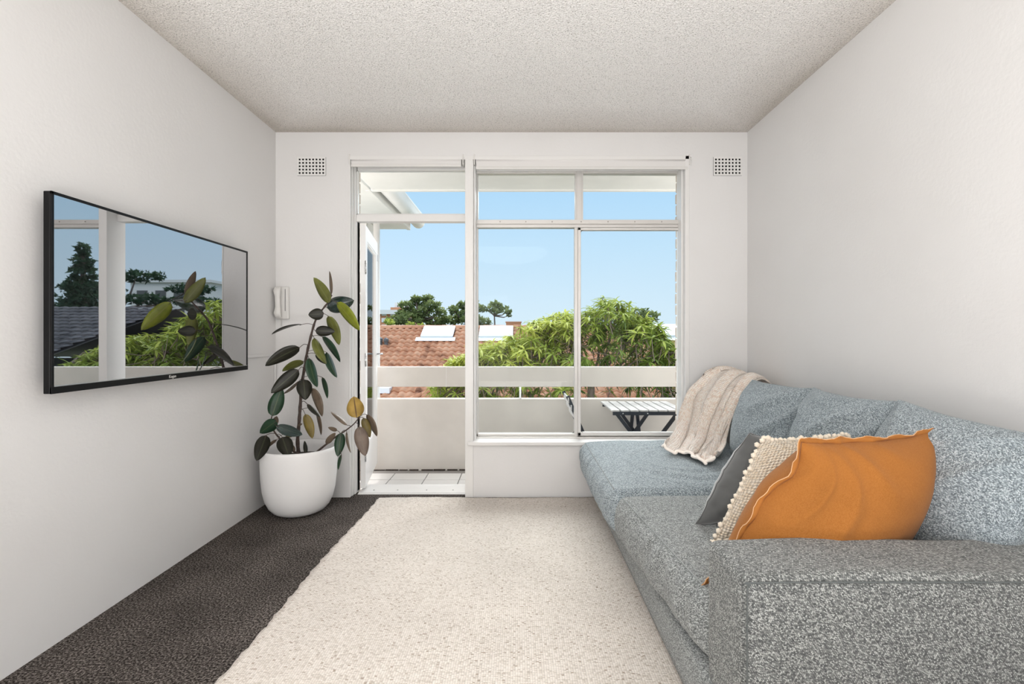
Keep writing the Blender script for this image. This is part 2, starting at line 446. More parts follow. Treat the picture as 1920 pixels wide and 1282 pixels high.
zt0, zt1 = EYE + (CY - 416) * YD / F, EYE + (CY - 403) * YD / F
box(fr, OL + .022, -.385, YD - .02, YD + .05, zt0, zt1)                # transom over the door
o = obj('trim_4', fr, M['gloss_white'], bevel=.003); tag(o, **st)
fr = bmesh.new()
box(fr, OL + .04, -.385, 3.75, 3.96, -.03, .012); box(fr, OL + .04, -.385, 3.735, 3.755, -.02, .006)
o = obj('trim_5', fr, M['gloss_white'], bevel=.003); tag(o, **st)    # door threshold
bm = bmesh.new()
for x in (-1.10, -.92, -.70, -.5):
    box(bm, x, x + .008, 3.80, 3.808, .012, .014)
obj('screw', bm, M['grey_metal'], o)

# toplight over the door
t = empty('window_2', (0, 0, 0)); tag(t, **st)
tb = bmesh.new(); box(tb, OL + .022, OL + .028, YD, YD + .03, zt1, 2.42); box(tb, -.402, -.39, YD, YD + .03, zt1, 2.42); box(tb, OL + .022, -.39, YD, YD + .03, zt1, zt1 + .01)
obj('glazing_bead', tb, M['gloss_white'], t)
obj('pane', B(OL + .024, -.395, YD + .012, YD + .016, zt1, 2.43), M['glass'], t)

# ------------------------------------------------------------------ aluminium window
YW = 3.80
def wx(x): return (x - CX) * YW / F
def wz(y): return EYE - (y - CY) * YW / F
t = empty('window_1', (0, 0, 0)); tag(t, **st)
bm = bmesh.new()
xa, xb, za, zb = wx(889), wx(1284), wz(821), OT - .06
box(bm, xa, xa + .010, YW - .03, YW + .06, za, zb); box(bm, xa + .010, xa + .030, YW, YW + .05, za, zb)
box(bm, xb - .010, xb, YW - .03, YW + .06, za, zb); box(bm, xb - .020, xb - .010, YW, YW + .03, za, zb)
box(bm, xa, xb, YW - .03, YW + .06, za, za + .014); box(bm, xa, xb, YW, YW + .05, za + .014, za + .032)
box(bm, xa, xb, YW - .01, YW + .05, zb - .03, zb)
obj('window_frame', bm, M['alu'], t, bevel=.002)
bm = bmesh.new()
box(bm, wx(1078), wx(1093), YW - .015, YW + .04, wz(415), zb); box(bm, wx(1081), wx(1090), YW - .022, YW, wz(415), zb)
obj('mullion', bm, M['alu'], t, bevel=.002)
bm = bmesh.new()
box(bm, xa, xb, YW - .025, YW + .045, wz(421), wz(413)); box(bm, xa, xb, YW - .012, YW + .045, wz(427), wz(421))
tr_ = obj('window_transom', bm, M['alu'], t, bevel=.002)
bm = bmesh.new()
for x in (937, 985, 1034, 1088, 1138, 1188, 1238):
    box(bm, wx(x), wx(x) + .007, YW - .028, YW - .024, wz(418), wz(416))
obj('rivet', bm, M['alu_dark'], tr_)
bm = bmesh.new()
box(bm, wx(1077), wx(1083), YW - .01, YW + .045, wz(818), wz(427))
obj('mullion', bm, M['alu'], t, bevel=.002)
# sliding sash at the right with its own frame
bm = bmesh.new()
sx0, sx1, sz0, sz1 = wx(1083), wx(1281), wz(816), wz(428)
box(bm, sx0, sx0 + .022, YW - .022, YW + .02, sz0, sz1); box(bm, sx1 - .013, sx1, YW - .022, YW + .02, sz0, sz1)
box(bm, sx0, sx1, YW - .022, YW + .02, sz0, sz0 + .026); box(bm, sx0, sx1, YW - .022, YW + .02, sz1 - .018, sz1)
sash = obj('sash', bm, M['alu'], t, bevel=.002)
def rounded_loop(x0, x1, z0, z1, y, r, corners=(1, 1, 1, 1)):
    pts = []
    for (cx, cz, a0, c) in ((x1 - r, z1 - r, 0, corners[0]), (x0 + r, z1 - r, 90, corners[1]), (x0 + r, z0 + r, 180, corners[2]), (x1 - r, z0 + r, 270, corners[3])):
        if c:
            for k in range(5):
                a = R(a0 + k * 22.5); pts.append((cx + r * math.cos(a), y, cz + r * math.sin(a)))
        else:
            a = R(a0 + 45); s = 1.414 * r; pts.append((cx + s * math.cos(a), y, cz + s * math.sin(a)))
    return pts
bm = bmesh.new(); tube(bm, rounded_loop(sx0 + .021, sx1 - .014, sz0 + .025, sz1 - .016, YW - .012, .022), .0026, 6, closed=True)
obj('gasket', bm, M['rubber'], sash, smooth=True)
bm = bmesh.new(); tube(bm, rounded_loop(wx(894.5), wx(1077.5), wz(813.5), wz(427), YW + .03, .02, (0, 0, 0, 1)), .0022, 6, closed=True)
obj('gasket', bm, M['rubber'], t, smooth=True)
bm = bmesh.new(); box(bm, sx1 - .012, sx1 + .003, YW - .045, YW - .02, wz(800), wz(775))
obj('latch', bm, M['alu'], sash, bevel=.002)
obj('pane', B(sx0 + .02, sx1 - .012, YW - .004, YW, sz0 + .02, sz1 - .01), M['glass'], sash)
obj('pane', B(xa + .012, wx(1079), YW + .026, YW + .030, za + .02, wz(425)), M['glass'], t)
obj('pane', B(xa + .012, wx(1080), YW + .016, YW + .020, wz(415), zb - .02), M['glass'], t)
obj('pane', B(wx(1090), xb - .012, YW + .016, YW + .020, wz(415), zb - .02), M['glass'], t)

# ------------------------------------------------------------------ roller blinds
def blind(x0, x1, y, z, label, ch, drop):
    t = empty('roller_blind', ((x0 + x1) / 2, y, z)); tag(t, label, 'roller blind', 'rolled up blinds at the window head')
    L = (x1 - x0) / 2
    bm = bmesh.new(); tube(bm, [(-L + .012, 0, 0), (L - .012, 0, 0)], .031, 20); obj('blind_roll', bm, M['blind'], t, smooth=False)
    for f in t.children[-1].data.polygons: f.use_smooth = len(f.vertices) == 4
    bm = bmesh.new(); box(bm, -L + .014, L - .014, -.030, -.028, -drop + .012, .005); obj('blind_cloth', bm, M['blind'], t)
    bm = bmesh.new(); box(bm, -L + .012, L - .012, -.036, -.022, -drop, -drop + .02); obj('bottom_rail', bm, M['white_plastic'], t, bevel=.003)
    for s in (-1, 1):
        bm = bmesh.new(); box(bm, s * L - .004, s * L + .004, -.035, .035, -.032, .045); obj('bracket', bm, M['white_plastic'], t, bevel=.002)
    bm = bmesh.new()
    tube(bm, [(ch * L + .008 * ch, -.02 + .026 * math.cos(a), .026 * math.sin(a) - .0) for a in [R(-90 + 15 * i) for i in range(19)]], .0022, 5)
    tube(bm, [(ch * L + .008, -.042, .02), (ch * L + .010, -.046, -.02), (ch * L + .006, -.044, -.045)], .0015, 5)
    obj('chain', bm, M['white_plastic'], t, smooth=True)
blind(wx(661) + .02, wx(873) - .006, 3.698, EYE + (CY - 305) * 3.72 / F, 'white roller blind rolled up above the open balcony door', 1, .048)
blind((890 - CX) * 3.70 / F, (1290 - CX) * 3.70 / F, 3.698, EYE + (CY - 303.5) * 3.70 / F, 'wide white roller blind rolled up above the aluminium window', 1, .066)

# ------------------------------------------------------------------ open balcony door, hinged at the left jamb
hx, hy = -1.176, 3.80
ang = math.atan2(.76, -.125)
door = empty('door_1', (hx, hy, 0), ang); tag(door, **st)
DW, DZ0, DZ1 = .775, .028, 2.025
bm = bmesh.new()
y0, y1 = -.018, .020                        # leaf thickness; local x runs out along the leaf
box(bm, 0, .095, y0, y1, DZ0, DZ1); box(bm, DW - .095, DW, y0, y1, DZ0, DZ1)
box(bm, .095, DW - .095, y0, y1, DZ0, .34); box(bm, .095, DW - .095, y0, y1, DZ1 - .11, DZ1)
obj('door_leaf', bm, M['door_white'], door, bevel=.002)
bm = bmesh.new()
for (a, b, c, d) in ((.095, .107, .34, DZ1 - .11), (DW - .107, DW - .095, .34, DZ1 - .11), (.107, DW - .107, .34, .352), (.107, DW - .107, DZ1 - .122, DZ1 - .11)):
    box(bm, a, b, -.014, .012, c, d)
obj('glazing_bead', bm, M['door_white'], door)
obj('pane', B(.10, DW - .10, -.002, .002, .34, DZ1 - .11), M['glass'], door)
for z in (1.70, .28, 1.0):
    bm = bmesh.new()
    tube(bm, [(-.006, -.018, z - .05), (-.006, -.018, z + .05)], .006, 8)
    for q in (-.03, -.01, .01, .03): tube(bm, [(-.006, -.018, z + q - .002), (-.006, -.018, z + q + .002)], .008, 8)
    obj('hinge', bm, M['metal'], door, smooth=True)
bm = bmesh.new(); box(bm, DW - .02, DW + .004, y0 - .006, y1 + .006, 1.86, 1.92)
obj('door_catch', bm, M['metal'], door, bevel=.002)
bm = bmesh.new(); tube(bm, [(DW - .05, -.02, 1.02), (DW - .05, -.06, 1.02), (DW - .06, -.066, 1.02), (DW - .15, -.066, 1.02)], .008, 8)
obj('door_handle', bm, M['metal'], door, smooth=True)
# narrow dark joint and stop at the hinge side
bm = bmesh.new(); box(bm, OL + .022, OL + .026, YB + .12, YB + .16, .012, zt0)
tag(obj('trim_6', bm, M['void']), **st)

# ------------------------------------------------------------------ vents, intercom, cable cover
def vent(cx, label):
    t = empty('air_vent', (cx, YB, EYE + (CY - 312) * YB / F)); tag(t, label, 'air vent', 'perforated wall vents beside the window')
    nx, nz, p, h = 8, 5, .0246, .0135
    W, H = nx * p + .012, nz * p + .012
    bm = bmesh.new()
    xs = [-W / 2]; zs = [-H / 2]
    for i in range(nx): c = (i - (nx - 1) / 2) * p; xs += [c - h / 2, c + h / 2]
    for i in range(nz): c = (i - (nz - 1) / 2) * p; zs += [c - h / 2, c + h / 2]
    xs.append(W / 2); zs.append(H / 2)
    vf = {}
    for i, x in enumerate(xs):
        for j, z in enumerate(zs):
            vf[i, j, 0] = bm.verts.new((x, -.006, z)); vf[i, j, 1] = bm.verts.new((x, .0, z))
    for i in range(len(xs) - 1):
        for j in range(len(zs) - 1):
            if i % 2 and j % 2:
                c = [(i, j), (i + 1, j), (i + 1, j + 1), (i, j + 1)]
                for a in range(4):
                    b = c[(a + 1) % 4]; bm.faces.new([vf[(*c[a], 0)], vf[(*c[a], 1)], vf[(*b, 1)], vf[(*b, 0)]])
            else:
                bm.faces.new([vf[i, j, 0], vf[i + 1, j, 0], vf[i + 1, j + 1, 0], vf[i, j + 1, 0]])
    obj('vent_plate', bm, M['gloss_white'], t)
    obj('backing', B(-W / 2, W / 2, -.0016, -.0004, -H / 2, H / 2), M['void'], t)
vent((584.5 - CX) * YB / F, 'white perforated wall vent high up left of the balcony door')
vent((1364 - CX) * YB / F, 'white perforated wall vent high up right of the window')

t = empty('intercom_phone', (at(532, 568, YB).x, YB, at(532, 568, YB).z)); tag(t, 'white intercom handset on the wall in the left corner behind the plant', 'intercom')
bm = bmesh.new(); box(bm, -.052, .046, -.028, 0, -.118, .118)
for v in bm.verts:
    if v.co.y < -.01: v.co.x += .006 * (1 if v.co.z < 0 else -1); v.co.x *= .94
obj('base_plate', bm, M['white_plastic'], t, bevel=.006)
bm = bmesh.new()
P = [(-.022, -.045, .112), (-.022, -.058, .085), (-.022, -.052, .045), (-.020, -.050, -.03), (-.018, -.062, -.075), (-.016, -.05, -.108)]
ring = []
for i, (x, y, z) in enumerate(P):
    w_ = (.024, .027, .020, .019, .026, .022)[i]; d_ = (.012, .018, .012, .012, .018, .012)[i]
    ring.append([bm.verts.new((x + w_ * math.cos(a) * 1.0, y + d_ * math.sin(a), z)) for a in [2 * math.pi * q / 12 for q in range(12)]])
for a, b in zip(ring, ring[1:]):
    for q in range(12): bm.faces.new((a[q], a[(q + 1) % 12], b[(q + 1) % 12], b[q]))
bm.faces.new(ring[0]); bm.faces.new(ring[-1][::-1])
obj('handset', bm, M['white_plastic'], t, smooth=True)
bm = bmesh.new(); box(bm, .022, .026, -.0295, -.0275, -.06, .10); obj('button_strip', bm, M['grey_metal'], t)
bm = bmesh.new(); tube(bm, [(-.01 + .004 * math.cos(i * 1.3), -.02 + .004 * math.sin(i * 1.3), -.11 - i * .0014) for i in range(46)], .0014, 5)
obj('coiled_cord', bm, M['white_plastic'], t, smooth=True)

zc = EYE - (668 - CY) * 3.3 / F
bm = bmesh.new(); box(bm, XL + .001, XL + .011, 3.10, 3.665, zc - .010, zc + .010); box(bm, XL + .001, XL + .011, 3.645, 3.665, .0, zc - .01)
tag(obj('cable_cover', bm, M['wall'], bevel=.002), 'thin white cable cover running along the left wall from the television to the corner', 'cable cover')

# ------------------------------------------------------------------ television
TX, TY0, TY1 = -1.700, 1.822, 3.145
tz0 = EYE - (732 - CY) * TY0 / F * 1.0; tz1 = EYE + (CY - 362) * TY0 / F
TZ0, TZ1 = EYE - .213, EYE + .527
t = empty('television', (XL, (TY0 + TY1) / 2, (TZ0 + TZ1) / 2)); tag(t, 'large black flat television mounted on the left wall reflecting the window', 'television')
hw, hh = (TY1 - TY0) / 2, (TZ1 - TZ0) / 2
D0 = TX - XL                               # screen plane offset from the wall
bm = bmesh.new(); box(bm, D0 - .028, D0 - .003, -hw, hw, -hh, hh)
obj('casing', bm, M['black_plastic'], t, bevel=.003)
bm = bmesh.new(); box(bm, .010, D0 - .026, -.42, .42, -.30, .12); obj('rear_housing', bm, M['black_plastic'], t, bevel=.02)
bm = bmesh.new()
b_ = .011
box(bm, D0 - .004, D0 + .003, -hw, -hw + b_, -hh, hh); box(bm, D0 - .004, D0 + .003, hw - b_, hw, -hh, hh)
box(bm, D0 - .004, D0 + .003, -hw, hw, hh - b_, hh); box(bm, D0 - .004, D0 + .004, -hw, hw, -hh, -hh + .026)
obj('bezel', bm, M['black_plastic'], t, bevel=.001)
bm = bmesh.new(); box(bm, D0 - .003, D0 + .0005, -hw + b_, hw - b_, -hh + .026, hh - b_)
obj('screen', bm, M['screen'], t)
bm = bmesh.new(); box(bm, D0 - .002, D0 + .0042, -hw + b_, hw - b_, -hh + .0255, -hh + .0285); obj('chrome_strip', bm, M['metal'], t)
bm = bmesh.new(); box(bm, .0, .014, -.2, .2, -.15, .15); box(bm, .0, .05, -.03, .03, -.1, .1); obj('wall_mount', bm, M['grey_metal'], t)
fc = bpy.data.curves.new('logo', 'FONT'); fc.body = 'Kogan'; fc.size = .02; fc.align_x = 'CENTER'; fc.align_y = 'CENTER'; fc.extrude = .0004
fo = bpy.data.objects.new('logo_tmp', fc); COL.objects.link(fo)
me = bpy.data.meshes.new_from_object(fo.evaluated_get(bpy.context.evaluated_depsgraph_get())); bpy.data.objects.remove(fo)
lg = link('logo', me, M['white_plastic'], t); lg.rotation_euler = (R(90), 0, R(90)); lg.location = (D0 + .0045, -.03, -hh + .013)
ys = at(322, 709, 1).x
lg.location.y = (TX / ys) - (TY0 + TY1) / 2

# power lead of the television hidden behind it
# ------------------------------------------------------------------ rug
def rug():
    x0, x1, y0, y1 = -1.03, .80, .35, 3.640
    nx, ny = 60, 120; vs = []; fs = []
    for j in range(ny + 1):
        for i in range(nx + 1):
            u, v = i / nx, j / ny
            x = x0 + (x1 - x0) * u; y = y0 + (y1 - y0) * v
            if i == 0: x += .004 * math.sin(y * 47) + .003 * math.sin(y * 131) + .008 * math.sin(y * 4.1) + .02 * (v - .4)
            if j == ny: y += .003 * math.sin(x * 40) + .004 * math.sin(x * 7)
            vs.append((x, y, .010 + .0012 * math.sin(x * 5 + y * 3)))
    for j in range(ny):
        for i in range(nx):
            a = j * (nx + 1) + i; fs.append((a, a + 1, a + nx + 2, a + nx + 1))
    o = mesh('rug', vs, fs, M['rug'], smooth=True)
    m = o.modifiers.new('s', 'SOLIDIFY'); m.thickness = .009; m.offset = -1
    tag(o, 'large cream flatweave rug in front of the sofa on dark carpet', 'rug')
rug()

# ------------------------------------------------------------------ cloth pillows: small position based cloth solver
def sim_pillow(W, H, n=44, m=None, pressure=.00035, steps=110, iters=7, seed=0, stiff=1.0, pull=(0, 0), squash=None):
    rng = np.random.RandomState(seed)
    m = m or max(12, int(n * H / W))
    dx, dz = W / n, H / m
    I, J = np.meshgrid(np.arange(n + 1), np.arange(m + 1), indexing='ij')
    top = (I * (m + 1) + J)
    cnt = (n + 1) * (m + 1)
    inner = (I > 0) & (I < n) & (J > 0) & (J < m)
    bot = top.copy(); bot[inner] = cnt + np.arange(inner.sum())
    V = np.zeros((cnt + inner.sum(), 3))
    V[top.ravel(), 0] = (I * dx - W / 2).ravel(); V[top.ravel(), 2] = (J * dz - H / 2).ravel()
    V[bot.ravel(), 0] = V[top.ravel(), 0]; V[bot.ravel(), 2] = V[top.ravel(), 2]
    prof = np.sin(np.pi * I / n) * np.sin(np.pi * J / m)
    V[top[inner], 1] = -.02 * prof[inner]; V[bot[inner], 1] = .02 * prof[inner]
    V += rng.normal(0, .0012, V.shape)
    cons = []
    for G in (top, bot):
        def add(a, b, L, k): cons.append((a.ravel(), b.ravel(), L, k))
        for p in (0, 1):
            A = G[p:-1:2, :]; Bq = G[p + 1::2, :]; q = min(len(A), len(Bq)); add(A[:q], Bq[:q], dx, stiff)
            A = G[:, p:-1:2]; Bq = G[:, p + 1::2]; q = min(A.shape[1], Bq.shape[1]); add(A[:, :q], Bq[:, :q], dz, stiff)
        dg = math.hypot(dx, dz)
        for p in (0, 1):
            A = G[p:-1:2, :-1]; Bq = G[p + 1::2, 1:]; q = min(len(A), len(Bq)); add(A[:q], Bq[:q], dg, .25)
            A = G[p:-1:2, 1:]; Bq = G[p + 1::2, :-1]; q = min(len(A), len(Bq)); add(A[:q], Bq[:q], dg, .25)
        for p in (0, 1):
            idx = [i for i in range(n - 1) if (i // 2) % 2 == p]; add(G[idx, :], G[[i + 2 for i in idx], :], 2 * dx, .06)
            idx = [i for i in range(m - 1) if (i // 2) % 2 == p]; add(G[:, idx], G[:, [i + 2 for i in idx]], 2 * dz, .06)
    Q = []
    t_ = top; b_ = bot
    tq = np.stack([t_[:-1, :-1], t_[1:, :-1], t_[1:, 1:], t_[:-1, 1:]], -1).reshape(-1, 4)
    bq = np.stack([b_[:-1, :-1], b_[:-1, 1:], b_[1:, 1:], b_[1:, :-1]], -1).reshape(-1, 4)
    Q = np.concatenate([tq, bq])
    P = V.copy()
    for s in range(steps):
        d1 = V[Q[:, 2]] - V[Q[:, 0]]; d2 = V[Q[:, 3]] - V[Q[:, 1]]
        nr = np.cross(d1, d2); nr /= (dx * dz * 2)
        F_ = np.zeros_like(V)
        for c in range(4): np.add.at(F_, Q[:, c], nr)
        vel = (V - P) * .90
        P = V.copy()
        V = V + vel + F_ * pressure
        for _ in range(iters):
            for a, b, L, k in cons:
                d = V[b] - V[a]; l = np.sqrt((d * d).sum(1)) + 1e-9
                c = d * (((l - L) / l) * .5 * k)[:, None]
                V[a] += c; V[b] -= c
            if squash: V[:, 1] = np.clip(V[:, 1], -squash, squash)
    UVt = {}
    return V, Q, top, bot, dx, dz, n, m

def pillow(name, sim, corners, thick, mat, parent=None, bend=0, sag=0, flip=False, subsurf=1, deform=None, uv0=(0, 0), full=.8):
    """map the relaxed pillow onto four world corners (bottom-left, bottom-right, top-right, top-left), thick = full thickness"""
    V, Q, top, bot, dx, dz, n, m = sim
    BL, BR, TR, TL = [np.array(c, float) for c in corners]
    lo, hi = V.min(0), V.max(0)
    s = (V[:, 0] - lo[0]) / (hi[0] - lo[0]); t = (V[:, 2] - lo[2]) / (hi[2] - lo[2])
    II = np.zeros(len(V), int); JJ = np.zeros(len(V), int)
    for G in (top, bot):
        a, b = np.meshgrid(np.arange(n + 1), np.arange(m + 1), indexing='ij'); II[G.ravel()] = a.ravel(); JJ[G.ravel()] = b.ravel()
    s0, s1 = s[top[0, :]], s[top[n, :]]; t0, t1 = t[top[:, 0]], t[top[:, m]]
    s2 = (s - s0[JJ]) / (s1[JJ] - s0[JJ]); t2 = (t - t0[II]) / (t1[II] - t0[II])
    s = s + (s2 - s) * full; t = t + (t2 - t) * full
    if flip: s = 1 - s
    y = V[:, 1] / (hi[1] - lo[1]) * thick
    base = ((1 - s) * (1 - t))[:, None] * BL + (s * (1 - t))[:, None] * BR + (s * t)[:, None] * TR + ((1 - s) * t)[:, None] * TL
    nrm = np.cross((BR - BL) + (TR - TL), (TL - BL) + (TR - BR)); nrm /= np.linalg.norm(nrm)      # faces toward the viewer side (-y local)
    pos = base - nrm * (y if not flip else y)[:, None]
    pos += nrm * (bend * (4 * s * (1 - s) - .5))[:, None]
    pos[:, 2] -= sag * (4 * s * (1 - s)) * t
    if deform is not None: pos = deform(pos, s, t)
    me = bpy.data.meshes.new(name)
    fs = Q.tolist()
    if not flip: fs = [f for f in fs]
    me.from_pydata(pos.tolist(), [], fs)
    uv = me.uv_layers.new(name='UVMap')
    nt_ = (n) * (m)
    I = np.zeros(len(V)); J = np.zeros(len(V))
    for G in (top, bot):
        a, b = np.meshgrid(np.arange(n + 1), np.arange(m + 1), indexing='ij')
        I[G.ravel()] = a.ravel() * dx; J[G.ravel()] = b.ravel() * dz
    li = np.zeros(len(me.loops), dtype=np.int32); me.loops.foreach_get('vertex_index', li)
    co = np.stack([I[li] + uv0[0], J[li] + uv0[1]], 1); uv.data.foreach_set('uv', co.ravel())
    bm = bmesh.new(); bm.from_mesh(me); bmesh.ops.recalc_face_normals(bm, faces=bm.faces); bm.to_mesh(me); bm.free()
    finish(me, True)
    o = link(name, me, mat, parent)
    if subsurf:
        q = o.modifiers.new('s', 'SUBSURF'); q.levels = subsurf; q.render_levels = subsurf
    edge = [top[i, 0] for i in range(n + 1)] + [top[n, j] for j in range(1, m + 1)] + [top[i, m] for i in range(n - 1, -1, -1)] + [top[0, j] for j in range(m - 1, 0, -1)]
    return o, [Vector(pos[k]) for k in edge], pos, top

# ------------------------------------------------------------------ sofa
def rbox(x0, x1, y0, y1, z0, z1, r, n=24, deform=None, seg=None):
    """rounded box as a dense quad mesh; deform(v, nrm) may move the vertices"""
    bm = bmesh.new()
    dims = (x1 - x0, y1 - y0, z1 - z0); h = max(dims) / n
    ns = [max(4, int(d / h)) for d in dims]
    cache = {}
    c = Vector(((x0 + x1) / 2, (y0 + y1) / 2, (z0 + z1) / 2)); hd = Vector(dims) / 2
    def vert(i, j, k):
        key = (i, j, k)
        if key in cache: return cache[key]
        p = Vector(((i / ns[0] - .5) * dims[0], (j / ns[1] - .5) * dims[1], (k / ns[2] - .5) * dims[2]))
        q = Vector((max(-hd.x + r, min(hd.x - r, p.x)), max(-hd.y + r, min(hd.y - r, p.y)), max(-hd.z + r, min(hd.z - r, p.z))))
        d = p - q
        if d.length > 1e-9:
            nn = sum(1 for a in d if abs(a) > 1e-9)
            dn = d.normalized(); p = q + dn * r
        pw = p + c
        if deform: pw = deform(pw, p, hd)
        v = bm.verts.new(pw); cache[key] = v; return v
    rng = [range(k) for k in ns]
    for fx in (0, ns[0]):
        for j in rng[1]:
            for k in rng[2]: bm.faces.new([vert(fx, j, k), vert(fx, j + 1, k), vert(fx, j + 1, k + 1), vert(fx, j, k + 1)])
    for fy in (0, ns[1]):
        for i in rng[0]:
            for k in rng[2]: bm.faces.new([vert(i, fy, k), vert(i + 1, fy, k), vert(i + 1, fy, k + 1), vert(i, fy, k + 1)])
    for fz in (0, ns[2]):
        for i in rng[0]:
            for j in rng[1]: bm.faces.new([vert(i, j, fz), vert(i + 1, j, fz), vert(i + 1, j + 1, fz), vert(i, j + 1, fz)])
    bmesh.ops.recalc_face_normals(bm, faces=bm.faces); bm.normal_update()
    return bm

sofa = empty('sofa', (1.1, 2.4, 0)); tag(sofa, 'long grey-blue woven sofa along the right wall under the throw and cushions', 'sofa')
Ms = Matrix.Translation((-1.1, -2.4, 0))
def sadd(name, bm, mat, smooth=True, parent=None, sub=0):
    bm.transform(Ms); bmesh.ops.recalc_face_normals(bm, faces=bm.faces); bm.normal_update()
    return obj(name, bm, mat, parent or sofa, smooth=smooth, uvbox=True)
from mathutils import noise as mn
sadd('base', rbox(.535, 1.665, 1.40, 3.635, .035, .205, .018, 60), M['sofa_half_lit'])
for (x, y) in ((.62, 1.5), (.62, 3.55), (1.6, 1.5), (1.6, 3.55)):
    b = bmesh.new(); tube(b, [(x, y, .012), (x, y, .04)], .03, 12); b.transform(Ms); obj('leg', b, M['black_plastic'], sofa)
sadd('backrest', rbox(1.52, 1.668, 1.44, 3.635, .18, .76, .05, 60), M['sofa'])
def arm_def(p, l, hd):
    p = p.copy()
    if l.z > 0: p.z += .004 * math.sin(p.x * 9) * max(0, l.z / hd.z)
    return p
arm = sadd('armrest', rbox(.549, 1.668, 1.222, 1.468, .035, .598, .028, 70, arm_def), M['sofa'])
b = bmesh.new()
tube(b, bez([(.557, 1.221, .05), (.557, 1.221, .30), (.557, 1.2195, .555), (.564, 1.2195, .576), (.60, 1.2195, .583), (1.1, 1.2195, .584), (1.64, 1.2195, .583)], 60), .0022, 6)
b.transform(Ms); obj('seam', b, M['seam'], arm, smooth=True)
# seat cushions
def seat_def(front, y0, y1, crown, seed, taper):
    def f(p, l, hd):
        p = p.copy(); u = l.x / hd.x; v = l.y / hd.y; t = max(0, l.z / hd.z)
        k = (1 - u * u) * (1 - v ** 4)
        p.z += crown * k * t
        # puffed front that overhangs the base, with vertical pull creases
        if u < -.3:
            q = (-u - .3) / .7
            p.x -= .030 * math.sin(math.pi * min(1, max(0, (l.z / hd.z + 1) / 2))) * q * (1 - v ** 6)
            cr = mn.noise(Vector((seed, p.y * 13 + p.z * 4, p.z * 3.0))) + .5 * mn.noise(Vector((seed, p.y * 31, p.z * 5)))
            p.x += .015 * cr * q * min(1, max(0, (l.z / hd.z + 1)))
            p.z += .007 * cr * q * (1 - q * .5)
        p.z += .006 * mn.noise(Vector((p.x * 5, p.y * 5, seed))) * t
        # soft arcs where people sat
        rr = math.hypot((p.x - .95) / .9, p.y - (y0 + y1) / 2 + .1)
        p.z += .0045 * math.sin(rr * 62) * math.exp(-((rr - .30) / .12) ** 2) * t
        p.x += taper * (v - 1) * .5 * max(0, -u)
        return p
    return f
c1 = sadd('seat_cushion', rbox(.455, 1.52, 2.445, 3.632, .205, .425, .055, 110, seat_def(0, 2.445, 3.632, .040, 3, 0)), M['sofa_lit'])
c2 = sadd('seat_cushion', rbox(.470, 1.52, 1.475, 2.435, .205, .415, .050, 100, seat_def(0, 1.475, 2.435, .022, 9, -.09)), M['sofa_half_lit'])
def front_line(o, y0, y1, x0, x1, z, mat):
    """piping that follows the cushion surface along its upper front edge"""
    dg = bpy.context.evaluated_depsgraph_get(); pts = []
    for i in range(41):
        y = y0 + (y1 - y0) * i / 40; x = x0 + (x1 - x0) * i / 40
        a = Vector((x - .3, y, z + .3)) + Ms.translation
        ok, loc, nr, _ = o.ray_cast(a, Vector((1, 0, -1)).normalized())
        if ok: pts.append(loc + nr * .001)
    b = bmesh.new(); tube(b, pts, .0028, 6); return obj('piping', b, mat, o, smooth=True)
bpy.context.view_layer.update()
front_line(c2, 1.53, 2.39, .575, .495, .41, M['sofa_piping'])
front_line(c1, 2.50, 3.58, .47, .47, .425, M['sofa_piping'])

simA = sim_pillow(.74, .66, 50, seed=1, pressure=.0005)
simB = sim_pillow(.74, .66, 50, seed=5, pressure=.0005)
def loc_c(cs): return [Vector(c) + Ms.translation for c in cs]
def slump(seed, amp=.012):
    def f(pos, s, t):
        for i in range(len(pos)):
            p = pos[i]
            k = mn.noise(Vector((p[1] * 3.1 + seed, p[2] * 3.1, seed)))
            p[0] += amp * k; p[2] += amp * .8 * k
            # pull creases fanning out from the upper far corner
            a = math.atan2(1 - t[i] + .06, 1.08 - s[i]); rr = math.hypot(1 - t[i], (1 - s[i]) * .8)
            w_ = math.exp(-((rr - .36) / .26) ** 2)
            p[0] -= .034 * (1 - abs(math.sin(a * 5.5 + seed + 2.2 * k))) ** 1.6 * w_
            a = math.atan2(1 - t[i] + .05, s[i] + .08); rr = math.hypot(1 - t[i], s[i])
            p[0] -= .018 * (1 - abs(math.sin(a * 6 + seed * 2 + 2 * k))) ** 1.5 * math.exp(-((rr - .28) / .16) ** 2)
        return pos
    return f
pillow('back_cushion', simA, loc_c([(1.31, 3.12, .43), (1.33, 2.52, .43), (1.475, 2.48, .93), (1.44, 3.08, .925)]), .26, M['sofa_lit'], sofa, deform=slump(1), full=.6)
pillow('back_cushion', simB, loc_c([(1.31, 2.50, .43), (1.33, 1.95, .43), (1.475, 1.92, .935), (1.45, 2.46, .94)]), .27, M['sofa_lit'], sofa, deform=slump(2.3), full=.6, uv0=(.3, .2))
pillow('back_cushion', simA, loc_c([(1.31, 2.02, .42), (1.33, 1.46, .42), (1.50, 1.26, .905), (1.45, 1.92, .945)]), .27, M['sofa_lit'], sofa, deform=slump(4.1), full=.6, uv0=(.7, .5))

